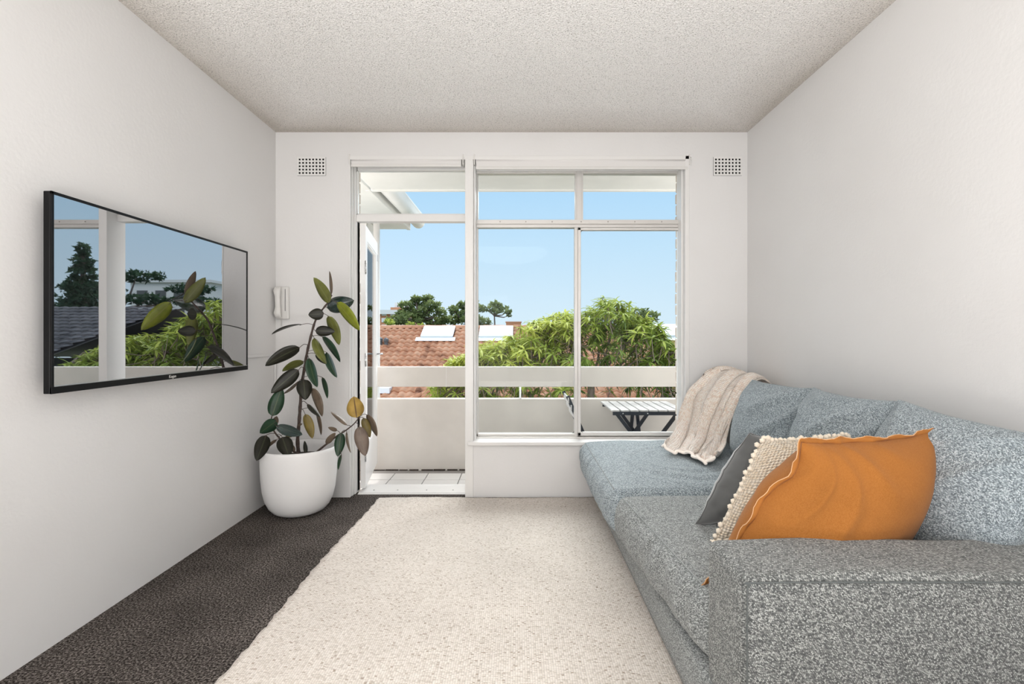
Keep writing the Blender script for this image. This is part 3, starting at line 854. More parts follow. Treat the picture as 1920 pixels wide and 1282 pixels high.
# ------------------------------------------------------------------ loose cushions
def rim(pts, rad, name, mat, parent, closed=True, wave=0, seg=6):
    b = bmesh.new(); q = pts if not wave else [p + Vector((mn.noise(p * 30), mn.noise(p * 31 + Vector((5, 0, 0))), mn.noise(p * 29 + Vector((0, 9, 0))))) * wave for p in pts]
    tube(b, q, rad, seg, closed=closed); return obj(name, b, mat, parent, smooth=True)
simO = sim_pillow(.80, .62, 58, seed=11, pressure=.0005)
t = empty('orange_cushion', (.95, 1.58, .44)); tag(t, 'large rust orange cotton cushion leaning behind the near sofa arm', 'cushion', 'loose cushions on the sofa')
def odef(pos, s, t_):
    for i in range(len(pos)):
        p = pos[i]; k = math.exp(-((s[i] - .02) / .16) ** 2 - ((t_[i] - .80) / .14) ** 2)
        p[0] += .035 * k; p[1] -= .015 * k                       # dented corner
        k2 = mn.noise(Vector((p[0] * 4, p[2] * 4, 2)))
        p[1] += .015 * k2
        a = math.atan2(1 - t_[i] + .03, s[i] - .10); rr = math.hypot((s[i] - .10) * 1.3, 1 - t_[i])
        p[1] -= .016 * (1 - abs(math.sin(a * 6 + 3 * k2))) ** 1.5 * math.exp(-((rr - .4) / .28) ** 2)
    return pos
sh = Vector((-.95, -1.58, -.44))
o, edge, _, _ = pillow('cover', simO, [Vector(c) + sh for c in ((.575, 1.55, .42), (1.26, 1.68, .43), (1.365, 1.64, .872), (.875, 1.555, .862))], .33, M['orange'], t, deform=odef, full=.5)
# flat flange of cloth along the seam
nE = len(edge); cen = sum(edge, Vector()) / nE
vs = []; fs = []
for i, p in enumerate(edge):
    d = (p - cen); d.y *= .2; d.normalize(); wv = mn.noise(p * 22) * .012 + mn.noise(p * 55) * .006
    vs += [p - d * .004, p + d * .016 + Vector((0, wv, wv * .5))]
for i in range(nE):
    a = 2 * i; b = (2 * i + 2) % (2 * nE); fs.append((a, a + 1, b + 1, b))
f = mesh('flange', vs, fs, M['orange'], t, smooth=True); q = f.modifiers.new('s', 'SOLIDIFY'); q.thickness = .003; q.offset = 0
rim([vs[2 * i + 1] for i in range(nE)], .0016, 'hem', M['orange_edge'], t, seg=5)

simC = sim_pillow(.56, .52, 40, seed=21, pressure=.0005)
t = empty('cream_cushion', (.98, 1.9, .44)); tag(t, 'cream chunky knitted cushion squeezed between the orange and the grey cushion', 'cushion', 'loose cushions on the sofa')
sh = Vector((-.98, -1.9, -.44))
o, edge, _, _ = pillow('cover', simC, [Vector(c) + sh for c in ((.705, 1.845, .425), (1.20, 1.90, .44), (1.30, 1.97, .80), (.925, 1.90, .80))], .15, M['cream'], t, full=.6)
b = bmesh.new()
acc = 0; prev = edge[0]
for p in edge[1:] + edge[:1]:
    acc += (p - prev).length; prev = p
    if acc > .0125:
        acc = 0; q = p + Vector((random.uniform(-.004, .004), random.uniform(-.008, .008), random.uniform(-.004, .004)))
        bmesh.ops.create_icosphere(b, subdivisions=1, radius=random.uniform(.009, .0125), matrix=Matrix.Translation(q))
obj('bobble_trim', b, M['cream'], t, smooth=True)['kind'] = 'stuff'

def gdef(pos, s, t_):
    for i in range(len(pos)):
        p = pos[i]; k = mn.noise(Vector((p[0] * 6, p[2] * 6, 8)))
        p[1] += .016 * k + .010 * (1 - abs(math.sin(p[2] * 26 + p[0] * 18 + 3 * k))) ** 2
        p[0] -= .022 * math.sin(math.pi * t_[i]) * (1 - s[i]) ** 3
    return pos
simG = sim_pillow(.58, .50, 42, seed=31, pressure=.0005)
t = empty('grey_cushion', (1.0, 2.08, .44)); tag(t, 'dark grey velvet cushion at the back of the three loose cushions', 'cushion', 'loose cushions on the sofa')
sh = Vector((-1.0, -2.08, -.44))
o, edge, _, _ = pillow('cover', simG, [Vector(c) + sh for c in ((.700, 1.99, .43), (1.20, 2.05, .44), (1.30, 2.14, .72), (.955, 2.06, .785))], .22, M['velvet'], t, full=.65, deform=gdef)
rim(edge, .003, 'piping', M['velvet'], t)

# ------------------------------------------------------------------ knitted throw
def throw():
    far = [(1.60, 3.50, .80), (1.54, 3.52, .90), (1.40, 3.54, .925), (1.25, 3.54, .80), (1.17, 3.50, .66), (1.09, 3.42, .53), (.97, 3.24, .470), (.885, 3.08, .462)]
    near = [(1.63, 3.17, .80), (1.60, 3.18, .875), (1.52, 3.19, .89), (1.42, 3.19, .74), (1.345, 3.18, .60), (1.27, 3.08, .50), (1.16, 2.90, .465), (1.07, 2.74, .458)]
    nv, nu = 150, 130
    A = bez(far, nv); Bn = bez(near, nv); vs = []; uvs = []; fs = []
    for j in range(nv + 1):
        v = j / nv
        tang = (A[min(j + 1, nv)] - A[max(j - 1, 0)] + Bn[min(j + 1, nv)] - Bn[max(j - 1, 0)]).normalized()
        across = (Bn[j] - A[j]); L = across.length; across.normalize()
        nr = across.cross(tang).normalized()
        if nr.z < 0: nr = -nr
        for i in range(nu + 1):
            u = i / nu
            ph = u * 6.0 + .45 * math.sin(v * 3.2 + u * 4) + .25 * mn.noise(Vector((u * 3, v * 3, 0)))
            amp = .012 + .030 * min(1, v * 1.6)
            wv = math.sin(ph * math.pi)
            wv = math.copysign(abs(wv) ** .7, wv)
            hgt = amp * (wv + 1) * .5 + .012 * mn.noise(Vector((u * 7, v * 9, 3)))
            su = u + .030 * math.sin(2 * ph * math.pi + 1.0)
            p = A[j].lerp(Bn[j], su) + nr * (hgt + .012)
            # ruffled lower hem that folds over itself on the seat
            if v > .84:
                q = (v - .84) / .16
                p.z += .016 * math.sin(u * 21 + 1) * q + .030 * q * math.sin(q * math.pi) 
                p += tang * (.03 * math.sin(u * 9 + .6) * q)
                p.z = max(p.z, .474 + .004 * math.sin(u * 30))
            vs.append(p); uvs.append((u * .75, v * 1.1))
    for j in range(nv):
        for i in range(nu):
            a = j * (nu + 1) + i; fs.append((a, a + 1, a + nu + 2, a + nu + 1))
    t = empty('knitted_throw', (1.25, 3.3, .46)); tag(t, 'cream knitted throw draped over the far end of the sofa', 'throw')
    me = bpy.data.meshes.new('blanket'); me.from_pydata([tuple(v - Vector((1.25, 3.3, .46))) for v in vs], [], fs)
    uv = me.uv_layers.new(name='UVMap')
    for l in me.loops: uv.data[l.index].uv = uvs[l.vertex_index]
    finish(me, True); o = link('blanket', me, M['knit'], t)
    q = o.modifiers.new('s', 'SOLIDIFY'); q.thickness = .010; q.offset = 1
    # second layer showing at the far edge and the rolled hem
    b = bmesh.new()
    tube(b, [vs[nv * (nu + 1) + i] - Vector((1.25, 3.3, .46)) + Vector((0, 0, .004)) for i in range(nu + 1)], .009, 8)
    obj('hem', b, M['knit'], t, smooth=True)
throw()

# ------------------------------------------------------------------ potted rubber plant
PX, PY = -1.478, 3.385
pl = empty('potted_rubber_plant', (PX, PY, 0)); tag(pl, 'tall rubber plant in a white round pot beside the balcony door', 'plant')
def lathe(prof, seg=48):
    bm = bmesh.new(); rings = []
    for r, z in prof:
        rings.append([bm.verts.new((r * math.cos(2 * math.pi * k / seg), r * math.sin(2 * math.pi * k / seg), z)) for k in range(seg)])
    for a, b in zip(rings, rings[1:]):
        for k in range(seg): bm.faces.new((a[k], a[(k + 1) % seg], b[(k + 1) % seg], b[k]))
    bm.faces.new(rings[0][::-1]); bm.faces.new(rings[-1])
    return bm
prof = [(.10, .002), (.135, .004), (.165, .018), (.192, .048), (.214, .095), (.229, .16), (.237, .24), (.241, .33), (.241, .415), (.239, .432), (.232, .437), (.226, .430), (.224, .40), (.222, .36), (.215, .345)]
obj('pot', lathe(prof), M['pot'], pl, smooth=True)
b = lathe([(.222, .33), (.222, .352), (.1, .362), (.02, .366)], 32); obj('soil', b, M['soil'], pl, smooth=True)
PO = Vector((PX, PY, 0))
def pp(x, y, d): return at(x, y, d) - PO
b = bmesh.new()
main = [(560, 851, 3.38), (558, 825, 3.38), (561, 790, 3.37), (563, 760, 3.36), (566, 720, 3.35), (571, 690, 3.35), (576, 660, 3.34), (583, 630, 3.33), (591, 602, 3.32), (601, 585, 3.31), (614, 568, 3.30), (622, 553, 3.30)]
ml = bez([pp(*q) for q in main], 60)
tube(b, ml, [.0125 * (1 - .62 * i / 60) + .0012 * math.sin(i * 1.7) for i in range(61)], 10)
obj('stem', b, M['stem'], pl, smooth=True)
b = bmesh.new(); br2 = bez([pp(585, 855, 3.36), pp(600, 842, 3.33), pp(614, 831, 3.30), pp(632, 817, 3.28), pp(645, 809, 3.26), pp(662, 796, 3.25), pp(673, 783, 3.25)], 24)
tube(b, br2, [.008 - .0002 * i for i in range(25)], 8); obj('stem', b, M['stem'], pl, smooth=True)
b = bmesh.new(); br3 = bez([pp(563, 852, 3.30), pp(545, 842, 3.26), pp(523, 820, 3.22), pp(513, 806, 3.20), pp(509, 788, 3.20), pp(510, 780, 3.20)], 24)
tube(b, br3, [.007 - .00015 * i for i in range(25)], 8); obj('stem', b, M['stem'], pl, smooth=True)

LEAVES = [  # base, tip, apparent width (px), colour, depth, curl, stem anchor
 (618, 567, 588, 520, 21, 'olive', 3.26, .05), (621, 553, 617.5, 508, 6, 'brown', 3.28, 0), (613, 577, 664, 563, 32, 'shiny', 3.38, -.1),
 (631, 567, 674, 619, 21, 'bright', 3.22, .06), (607, 588, 578, 590, 23, 'dark', 3.24, .08), (615, 592, 636, 647, 20, 'olive', 3.30, .12),
 (591, 620, 628, 621, 21, 'dark', 3.24, -.10), (567, 608, 509, 627, 5, 'dark', 3.30, .14), (589, 633, 612, 682, 17, 'olive', 3.24, .12),
 (604, 631, 638, 679, 13, 'green', 3.34, .10), (562, 651, 497, 686, 25, 'dark', 3.22, .16), (569, 677, 529, 696, 15, 'olive', 3.36, .10),
 (592, 663, 612, 682, 12, 'dark', 3.38, .10), (612, 660, 632, 708, 15, 'green', 3.38, .12), (579, 671, 595, 726, 19, 'green', 3.22, .12),
 (560, 693, 508, 737, 27, 'dark', 3.22, .12), (560, 715, 531, 738, 6, 'brown', 3.28, .05), (510, 780, 528, 726, 28, 'green', 3.18, .05),
 (569, 711, 573, 750, 29, 'dark', 3.20, .10), (604, 707, 614, 747, 9, 'green', 3.36, .08), (584.5, 727, 604, 781, 16, 'brown', 3.24, .10),
 (576, 757, 600, 781, 9, 'dark', 3.26, .10), (593, 770, 602, 816, 7, 'brown', 3.32, .06), (572, 776, 586, 822, 18, 'ochre2', 3.24, .10),
 (518, 789, 487, 812, 25, 'green', 3.16, .08), (514, 797, 519, 780, 12, 'brown', 3.24, 0), (518, 798, 567, 815, 21, 'shiny', 3.16, .14),
 (499, 816, 481, 864, 27, 'dark', 3.16, .08), (519, 824, 496, 843, 6, 'brown', 3.22, .10), (529, 819, 542, 856, 30, 'dark', 3.14, .08),
 (551, 812, 535, 819, 10, 'ochre2', 3.26, 0), (552, 846, 549, 834, 6, 'brown', 3.24, 0), (558, 798, 567, 794, 5, 'brown', 3.34, 0),
 (574, 850, 571, 826, 8, 'dark', 3.36, .05), (611, 832, 629, 811, 12, 'brown', 3.28, .05), (632, 807, 615, 801, 8, 'brown', 3.27, .05),
 (651, 797, 620, 772, 8, 'brown', 3.25, -.08), (640, 811, 633, 856, 20, 'green', 3.20, .06), (650, 809, 658, 849, 5, 'brown', 3.22, .10),
 (640, 852, 634, 881, 6, 'green', 3.16, .08), (669, 783, 663, 743, 33, 'ochre', 3.22, .05), (681, 783, 694, 820, 16, 'ochre2', 3.30, .08),
 (687, 777, 707, 818, 13, 'brown', 3.34, .10), (673, 799, 685, 855, 27, 'brown2', 3.18, .08)]
LM['ochre2'] = leaf_mat('leaf_dull_ochre', (.16, .12, .03), (.26, .21, .09), .4)
LM['brown2'] = leaf_mat('leaf_taupe', (.16, .12, .095), (.30, .24, .19), .4)
allstem = ml[10:] + br2 + br3
def leaf(bx, by, tx, ty, wpx, colr, d, curl):
    p0 = pp(bx, by, d); 
    p1 = pp(tx, ty, d + random.uniform(-.05, .05)); a = p1 - p0; L = a.length; a.normalize()
    wd = wpx * d / F
    v = ((p0 + p1) / 2 + PO - Vector((0, 0, EYE))).normalized()
    full = max(wd, L * (.40 if wpx > 12 else .30)); full = min(full, .125)
    ph = math.acos(min(1, wd / full)) * random.choice((-1, 1))
    s0 = a.cross(v).normalized(); n0 = s0.cross(a).normalized()
    s = (s0 * math.cos(ph) + n0 * math.sin(ph)).normalized(); n = s.cross(a).normalized()
    vs = []; uvs = []; fs = []
    K = 14
    for k in range(K + 1):
        t = k / K
        prof = max(0.0, math.sin(math.pi * min(1, t ** .82)) ** .62) * (1 - .12 * t) if 0 < t < 1 else .0
        if k == K: prof = .0
        hw_ = prof * full / 2
        bendv = n * (curl * L * 4 * t * (1 - t) * .35)
        c = p0 + a * (L * t) + bendv
        for q in (-1, -.5, 0, .5, 1):
            vs.append(c + s * hw_ * q + n * (.16 * hw_ * abs(q))); uvs.append((q * .5, t))
    for k in range(K):
        for q in range(4):
            A = k * 5 + q; fs.append((A, A + 1, A + 6, A + 5))
    me = bpy.data.meshes.new('leaf'); me.from_pydata([tuple(x) for x in vs], [], fs)
    uv = me.uv_layers.new(name='UVMap')
    for l in me.loops: uv.data[l.index].uv = uvs[l.vertex_index]
    finish(me, True); o = link('leaf', me, LM[colr], pl)
    q = o.modifiers.new('s', 'SOLIDIFY'); q.thickness = .0012; q.offset = 0
    # petiole to the nearest suitable point of a stem
    best = min(allstem, key=lambda m_: (m_ - p0).length + .5 * abs(m_.z - p0.z))
    if (best - p0).length < .22:
        b = bmesh.new(); mid = (best + p0) / 2 + Vector((0, 0, .12 * (best - p0).length)); tube(b, bez([best, mid, p0, p0 + a * .02], 10), .0019, 6)
        po = obj('petiole', b, M['stem'], o, smooth=True)
for Lf in LEAVES: leaf(*Lf)

# ------------------------------------------------------------------ balcony
YP = 4.62; ZF = -.055
bf = tag(obj('balcony_floor', B(-3.2, 3.4, YO + .02, YP + .11, ZF - .15, ZF - .004), M['grout']), **st)
tm = B(-.1455, .1455, -.0955, .0955, -.004, .006); bmesh.ops.recalc_face_normals(tm, faces=tm.faces)
bmesh.ops.bevel(tm, geom=tm.edges[:], offset=.002, segments=1, affect='EDGES')
tme = bpy.data.meshes.new('tile'); tm.to_mesh(tme); tm.free(); tme.materials.append(M['tile'])
for r_ in range(4):
    y = 3.985 + .205 * r_ + (-.0 if r_ else 0)
    for i in range(-7, 9):
        if y + .09 > YP + .05: continue
        o = link('tile', tme, None, bf)
        o.location = (-.955 + i * .2985 + (.08 if r_ == 0 else 0), y, ZF); o.rotation_euler.z = random.uniform(-.003, .003)
        if r_ == 0: o.location.z += .001
bp = bmesh.new()
box(bp, -3.2, 3.4, YP, YP + .11, ZF - .05, .599)
box(bp, -3.2, 3.4, YP, YP + .11, .712, .894)
par = tag(obj('balcony_parapet', bp, M['render'], bevel=.004), **st)
bm = bmesh.new(); box(bm, .008, .026, YP + .03, YP + .08, .595, .715); obj('post', bm, M['metal'], par)
for x in (-.668, -2.4, 1.9): 
    bm = bmesh.new(); box(bm, x, x + .004, YP - .002, YP + .05, .71, .896); obj('joint', bm, M['white_plastic'], par)
bm = bmesh.new()
rr_ = random.Random(3); xx = -2.2
while xx < 2.2:
    l_ = rr_.uniform(.03, .12); box(bm, xx, xx + l_, YP - .012 - rr_.uniform(0, .006), YP, ZF, ZF + rr_.uniform(.004, .010)); xx += l_ + rr_.uniform(0, .03)
obj('dirt_line', bm, M['soil'], par)
sl = bmesh.new(); box(sl, -1.42, 3.4, YO, 4.90, 2.60, 2.78); box(sl, -1.43, 3.4, 4.86, 4.905, 2.588, 2.78)
tag(obj('balcony_ceiling', sl, M['render_white'], bevel=.004), **st)
# eave of the adjoining wing on the left, running outwards
sl = bmesh.new()
box(sl, -4.2, -1.46, YO + .02, 6.75, 2.615, 2.66)                      # soffit
box(sl, -1.50, -1.455, 4.92, 6.76, 2.605, 2.80)
ev = obj('eave', sl, M['render_white'], bevel=.003); tag(ev, 'white eave of the adjoining wing outside, upper left of the door view', 'eave')
bm = bmesh.new()
n_ = 12; prof = [(-1.44 + .0, 2.76)] + [(-1.355 + .085 * math.cos(R(200 + i * 14)), 2.72 + .085 * math.sin(R(200 + i * 14))) for i in range(n_)] + [(-1.262, 2.76), (-1.255, 2.775)]
for a, b_ in zip(prof, prof[1:]):
    v4 = [bm.verts.new((a[0], 4.92, a[1])), bm.verts.new((b_[0], 4.92, b_[1])), bm.verts.new((b_[0], 6.80, b_[1])), bm.verts.new((a[0], 6.80, a[1]))]; bm.faces.new(v4)
bmesh.ops.remove_doubles(bm, verts=bm.verts, dist=1e-5)
gt = obj('gutter', bm, M['render_white'], ev, smooth=True); q = gt.modifiers.new('s', 'SOLIDIFY'); q.thickness = .006
bm = bmesh.new(); box(bm, -4.2, -1.88, 6.2, 6.5, -6, 2.61); box(bm, -1.93, -1.86, 6.1, 6.2, -6, 2.50)
obj('wall_panel', bm, M['render_white'], ev)
bm = bmesh.new(); tube(bm, [(-1.74, 6.15, 2.6), (-1.74, 6.15, -6)], .04, 10); obj('downpipe', bm, M['render_white'], ev, smooth=True)

# folding table
tt = empty('folding_table', (1.06, 4.31, ZF)); tag(tt, 'small folding balcony table with pale slats and navy legs', 'table')
zt = .585 - ZF
tx0, tx1, ty0, ty1 = .745 - 1.06, 1.36 - 1.06, 4.05 - 4.31, 4.575 - 4.31
ns = 8; sw = (tx1 - tx0) / ns
for i in range(ns):
    obj('slat', B(tx0 + sw * i + .006, tx0 + sw * (i + 1) - .006, ty0 - .01, ty1, zt - .014, zt), M['slat'], tt, bevel=.003)
bm = bmesh.new(); box(bm, tx0 + .02, tx1 - .01, ty0, ty0 + .022, zt - .045, zt - .014); obj('apron', bm, M['navy'], tt)
bm = bmesh.new(); box(bm, tx0 + .02, tx1 - .01, ty1 - .03, ty1 - .008, zt - .045, zt - .014); obj('apron', bm, M['navy'], tt)
for (xa_, xb_, y) in ((tx0 + .05, tx1 - .10, ty0 + .035), (tx1 - .05, tx0 + .10, ty0 + .06), (tx0 + .13, tx1 - .04, ty1 - .045), (tx1 - .15, tx0 + .04, ty1 - .07), (tx0 + .30, tx0 + .24, ty1 - .02), (tx0 + .325, tx0 + .39, ty1 - .02)):
    bm = bmesh.new(); bar(bm, (xa_, y, zt - .03), (xb_, y, .0), .020, .028); obj('leg', bm, M['navy'], tt)
for x_ in (tx0 + .16, tx1 - .16):
    bm = bmesh.new(); bar(bm, (x_, ty0 + .04, .21), (x_, ty1 - .05, .21), .02, .02); obj('stretcher', bm, M['navy'], tt)
for (x_) in (tx0 + .10, tx0 + .30, tx1 - .08):
    bm = bmesh.new(); bmesh.ops.create_icosphere(bm, subdivisions=1, radius=.006, matrix=Matrix.Translation((x_, ty0 - .001, zt - .03))); obj('bolt', bm, M['metal'], tt)
# folding chair seen edge on behind the mullion
ch = empty('folding_chair', (.60, 4.33, ZF)); tag(ch, 'folding slatted balcony chair mostly hidden behind the window mullion', 'chair')
o_ = Vector((-.60, -4.33, -ZF))
for y in (4.14, 4.50):
    bm = bmesh.new(); bar(bm, Vector((.405, y, .685)) + o_, Vector((.72, y, ZF)) + o_, .016, .030); obj('back_post', bm, M['navy'], ch)
    bm = bmesh.new(); bar(bm, Vector((.74, y - .02, .28)) + o_, Vector((.46, y - .02, ZF)) + o_, .016, .030); obj('leg', bm, M['navy'], ch)
for (x, z) in ((.412, .65), (.435, .59), (.46, .53)):
    bm = bmesh.new(); bar(bm, Vector((x, 4.13, z)) + o_, Vector((x, 4.51, z)) + o_, .012, .045); obj('back_slat', bm, M['slat'], ch)
for i in range(7):
    x = .545 + i * .042; bm = bmesh.new(); bar(bm, Vector((x, 4.13, .30)) + o_, Vector((x, 4.51, .30)) + o_, .034, .014); obj('seat_slat', bm, M['slat'], ch)

# ------------------------------------------------------------------ outside: ground, roofs, buildings
tag(obj('ground', B(-90, 120, 5.2, 160, -6.2, -6), M['ground']), **st)
def tile_mesh(name, W, L, mat):
    """one roof tile in its own plane: x across, y up the slope, z out; double roll profile with a thick nose"""
    n = 8; vs = []; fs = []
    for (y, lift) in ((0, .052), (L * 1.08, .0)):
        for i in range(n + 1):
            u = i / n; z = .030 * math.sin(u * 2 * math.pi - .6) + .020 * math.exp(-((u - .05) / .10) ** 2)
            vs.append((u * W * 1.02, y, z + lift))
    for i in range(n + 1): u = i / n; vs.append((u * W * 1.02, .006, vs[i][2] - .046))
    for i in range(n):
        fs.append((i, i + 1, n + 2 + i, n + 1 + i)); fs.append((2 * n + 2 + i, 2 * n + 3 + i, i + 1, i))
    me = bpy.data.meshes.new(name); me.from_pydata(vs, [], fs); me.update(); me.materials.append(mat); finish(me, True)
    return me, vs, fs
def roof_plane(parent, x0, x1, ridge, slope, rows, W, L, mat, individual=None, cap=300):
    """slope falls toward the viewer from the ridge line (y, z)"""
    me, tv, tf = tile_mesh('roof_tile', W, L, mat)
    ca, sa = math.cos(slope), math.sin(slope)
    ncol = int((x1 - x0) / W); rest_v = []; rest_f = []; cnt = 0
    cells = []
    for r in range(rows):
        s = (r + 1) * L
        for c in range(ncol):
            cells.append((x0 + c * W, ridge[0] - s * ca, ridge[1] - s * sa))
    if individual:
        ok = [c for c in cells if individual(c)]
        ok.sort(key=lambda c: c[1]); sel = set(ok[:cap])
    else: sel = set()
    for c in cells:
        jit = random.uniform(-.004, .004)
        if c in sel:
            o = link('roof_tile', me, None, parent)
            o.rotation_euler = (slope, 0, 0); o.location = (c[0], c[1], c[2] + jit)
        else:
            k = len(rest_v)
            for v in tv: rest_v.append((c[0] + v[0], c[1] + v[1] * ca - v[2] * sa, c[2] + v[1] * sa + v[2] * ca + jit))
            rest_f += [tuple(k + i for i in f) for f in tf]
    if rest_v:
        o = mesh('roof_tiles', rest_v, rest_f, mat, parent, smooth=True); o['kind'] = 'stuff'
RY, RZ, SL = 20.0, 1.50, R(26.5)
hs = empty('tiled_house', (0, 0, 0)); tag(hs, 'neighbouring house with a terracotta tiled roof and white skylights', 'house')
def vis(c):
    x = c[0] + .12; d = c[1]; px = CX + x * F / d; py = CY - (c[2] - EYE) * F / d
    return 684 < px < 905 and 612 < py < 752 and not (690 < py < 724)
roof_plane(hs, -9.5, 6.7, (RY, RZ), SL, 17, .25, .335, M['terracotta'], vis)
# ridge capping tiles, each one a part
bm = bmesh.new(); 
for i in range(7):
    pass
bm.free()
vs = []; fs = []
for e, (y, rr) in enumerate(((0, .125), (.42, .115))):
    for i in range(9):
        a = R(-15 + i * 26.25); vs.append((y, rr * math.cos(a), rr * math.sin(a) * .8))
for i in range(9):
    vs.append((.0, .100 * math.cos(R(-15 + i * 26.25)), .100 * .8 * math.sin(R(-15 + i * 26.25))))
for i in range(8): fs += [(i, i + 1, i + 10, i + 9), (18 + i, 19 + i, i + 1, i)]
rme = bpy.data.meshes.new('ridge_tile'); rme.from_pydata(vs, [], fs); rme.materials.append(M['terracotta']); finish(rme, True)
for i in range(40):
    o = link('ridge_tile', rme, None, hs); o.location = (-9.5 + i * .405, RY, RZ + .005 + random.uniform(-.008, .008)); o.rotation_euler = (0, random.uniform(-.02, .02), random.uniform(-.02, .02))
# hip line crossing the lower part of the roof
def on_roof(x, py):
    """point on the roof plane seen at height py"""
    tn = math.tan(SL); k = (py - CY) / F
    d = (RY * tn - (RZ - EYE)) / (tn + k); return Vector(((x - CX) * d / F, d, RZ - (RY - d) * tn))
pA, pB = on_roof(765, 752), on_roof(822, 727)
for i in range(5):
    p = pA.lerp(pB, i / 5); o = link('ridge_tile', rme, None, hs); o.location = p + Vector((0, 0, .03)); dv = (pB - pA)
    o.rotation_euler = (0, -math.atan2(dv.z, math.hypot(dv.x, dv.y)), math.atan2(dv.y, dv.x)); o.scale = (.9, .7, .7)
bm = bmesh.new(); y_e = RY - 17 * .335 * math.cos(SL); z_e = RZ - 17 * .335 * math.sin(SL)
box(bm, -9.3, 6.5, y_e + .5, RY + 3, -6, z_e - .05); obj('house_wall', bm, M['asphalt'], hs)
bm = bmesh.new(); v = [bm.verts.new(c) for c in ((-9.5, y_e, z_e - .06), (6.7, y_e, z_e - .06), (6.7, RY, RZ - .06), (-9.5, RY, RZ - .06), (6.7, RY + 4, RZ - 2), (-9.5, RY + 4, RZ - 2))]
bm.faces.new(v[:4]); bm.faces.new((v[3], v[2], v[4], v[5])); obj('roof_lining', bm, M['grey_metal'], hs)
tn = math.tan(SL)
for (xa_, xb_, ya_, yb_) in ((790, 853, 616.5, 633), (899, 961, 616, 633), (1213, 1272, 613, 632)):
    t = empty('roof_skylight', (0, 0, 0))
    q0, q1 = on_roof(xa_, yb_ + 3), on_roof(xb_, ya_ + 1.5)
    c = (q0 + q1) / 2; wq = (q1.x - q0.x) / 2; lq = (Vector((0, q1.y, q1.z)) - Vector((0, q0.y, q0.z))).length / 2
    t.location = c; t.rotation_euler = (SL, 0, 0)
    tag(t, {790: 'white roof skylight on the tiled roof seen through the open door', 899: 'white roof skylight on the tiled roof behind the left window pane', 1213: 'white roof skylight on the tiled roof at the right window edge'}[xa_], 'skylight', 'white skylights on the terracotta roof')
    obj('kerb', B(-wq, wq, -lq, lq, -.04, .10), M['grey_metal'], t)
    obj('lid', B(-wq - .03, wq + .03, -lq - .03, lq + .03, .10, .17), M['skylight'], t, bevel=.03)
    obj('flashing', B(-wq - .18, wq + .12, -lq - .30, -lq - .02, .085, .10), M['skylight'], t)
for (x, y) in ((690, 648), (699, 648), (713, 647), (724, 648)):
    p = on_roof(x, y); bm = bmesh.new(); tube(bm, [p, p + Vector((0, 0, .16))], .07, 8); bmesh.ops.create_icosphere(bm, subdivisions=1, radius=.11, matrix=Matrix.Translation(p + Vector((0, 0, .2))))
    obj('vent_pipe', bm, M['grey_metal'], hs)
p = on_roof(721, 733); bm = bmesh.new(); box(bm, p.x - .18, p.x + .2, p.y - .2, p.y + .2, p.z - .05, p.z + .12); obj('roof_flashing', bm, M['skylight'], hs)

# chimney behind the ridge
cp = at(963, 603, 27); t = empty('chimney', (cp.x, 27, 0)); tag(t, 'square orange brick chimney top behind the tiled ridge', 'chimney')
obj('stack', B(-.40, .40, -.4, .4, -3, cp.z), M['orange_brick'], t); obj('cap', B(-.43, .43, -.43, .43, cp.z - .06, cp.z), M['orange_brick'], t)

# brick apartment building far left
D = 60; a0 = at(700, 581, D); a1 = at(770, 612, D)
t = empty('apartment_building', (a0.x, D, -6)); tag(t, 'distant orange brick apartment building with white windows beside the pines', 'building')
X0, X1, ZT = 0, a1.x - a0.x, a0.z + 6
obj('wall_panel', B(X0, X1, 0, 8, 0, ZT - .5), M['orange_brick'], t); obj('roof_slab', B(X0 - .3, X1 + .3, -.4, 8.3, ZT - .5, ZT), M['white_wall'], t)
tw = at(736, 566, D); tw2 = at(752, 566, D)
obj('lift_tower', B(tw.x - a0.x, tw2.x - a0.x + .6, 1, 5, ZT, tw.z + 6), M['white_wall'], t); obj('parapet', B(tw.x - a0.x - .4, tw2.x - a0.x + 1.2, .6, 1.2, ZT, ZT + .35), M['orange_brick'], t)
for r_ in range(3):
    for c_ in range(4):
        px, py = 715.5 + c_ * 16.5, 583.5 + r_ * 12.5
        q0, q1 = at(px, py + 8, D), at(px + 9.5, py, D)
        wdw = obj('window', B(q0.x - a0.x, q1.x - a0.x, -.05, .02, q0.z + 6, q1.z + 6), M['white_wall'], t)
        obj('pane', B(q0.x - a0.x + .08, (q0.x + q1.x) / 2 - a0.x - .03, -.07, -.05, q0.z + 6.08, q1.z + 5.9), M['pane_far'], wdw)
        obj('pane', B((q0.x + q1.x) / 2 - a0.x + .03, q1.x - a0.x - .08, -.07, -.05, q0.z + 6.08, q1.z + 5.9), M['pane_far'], wdw)

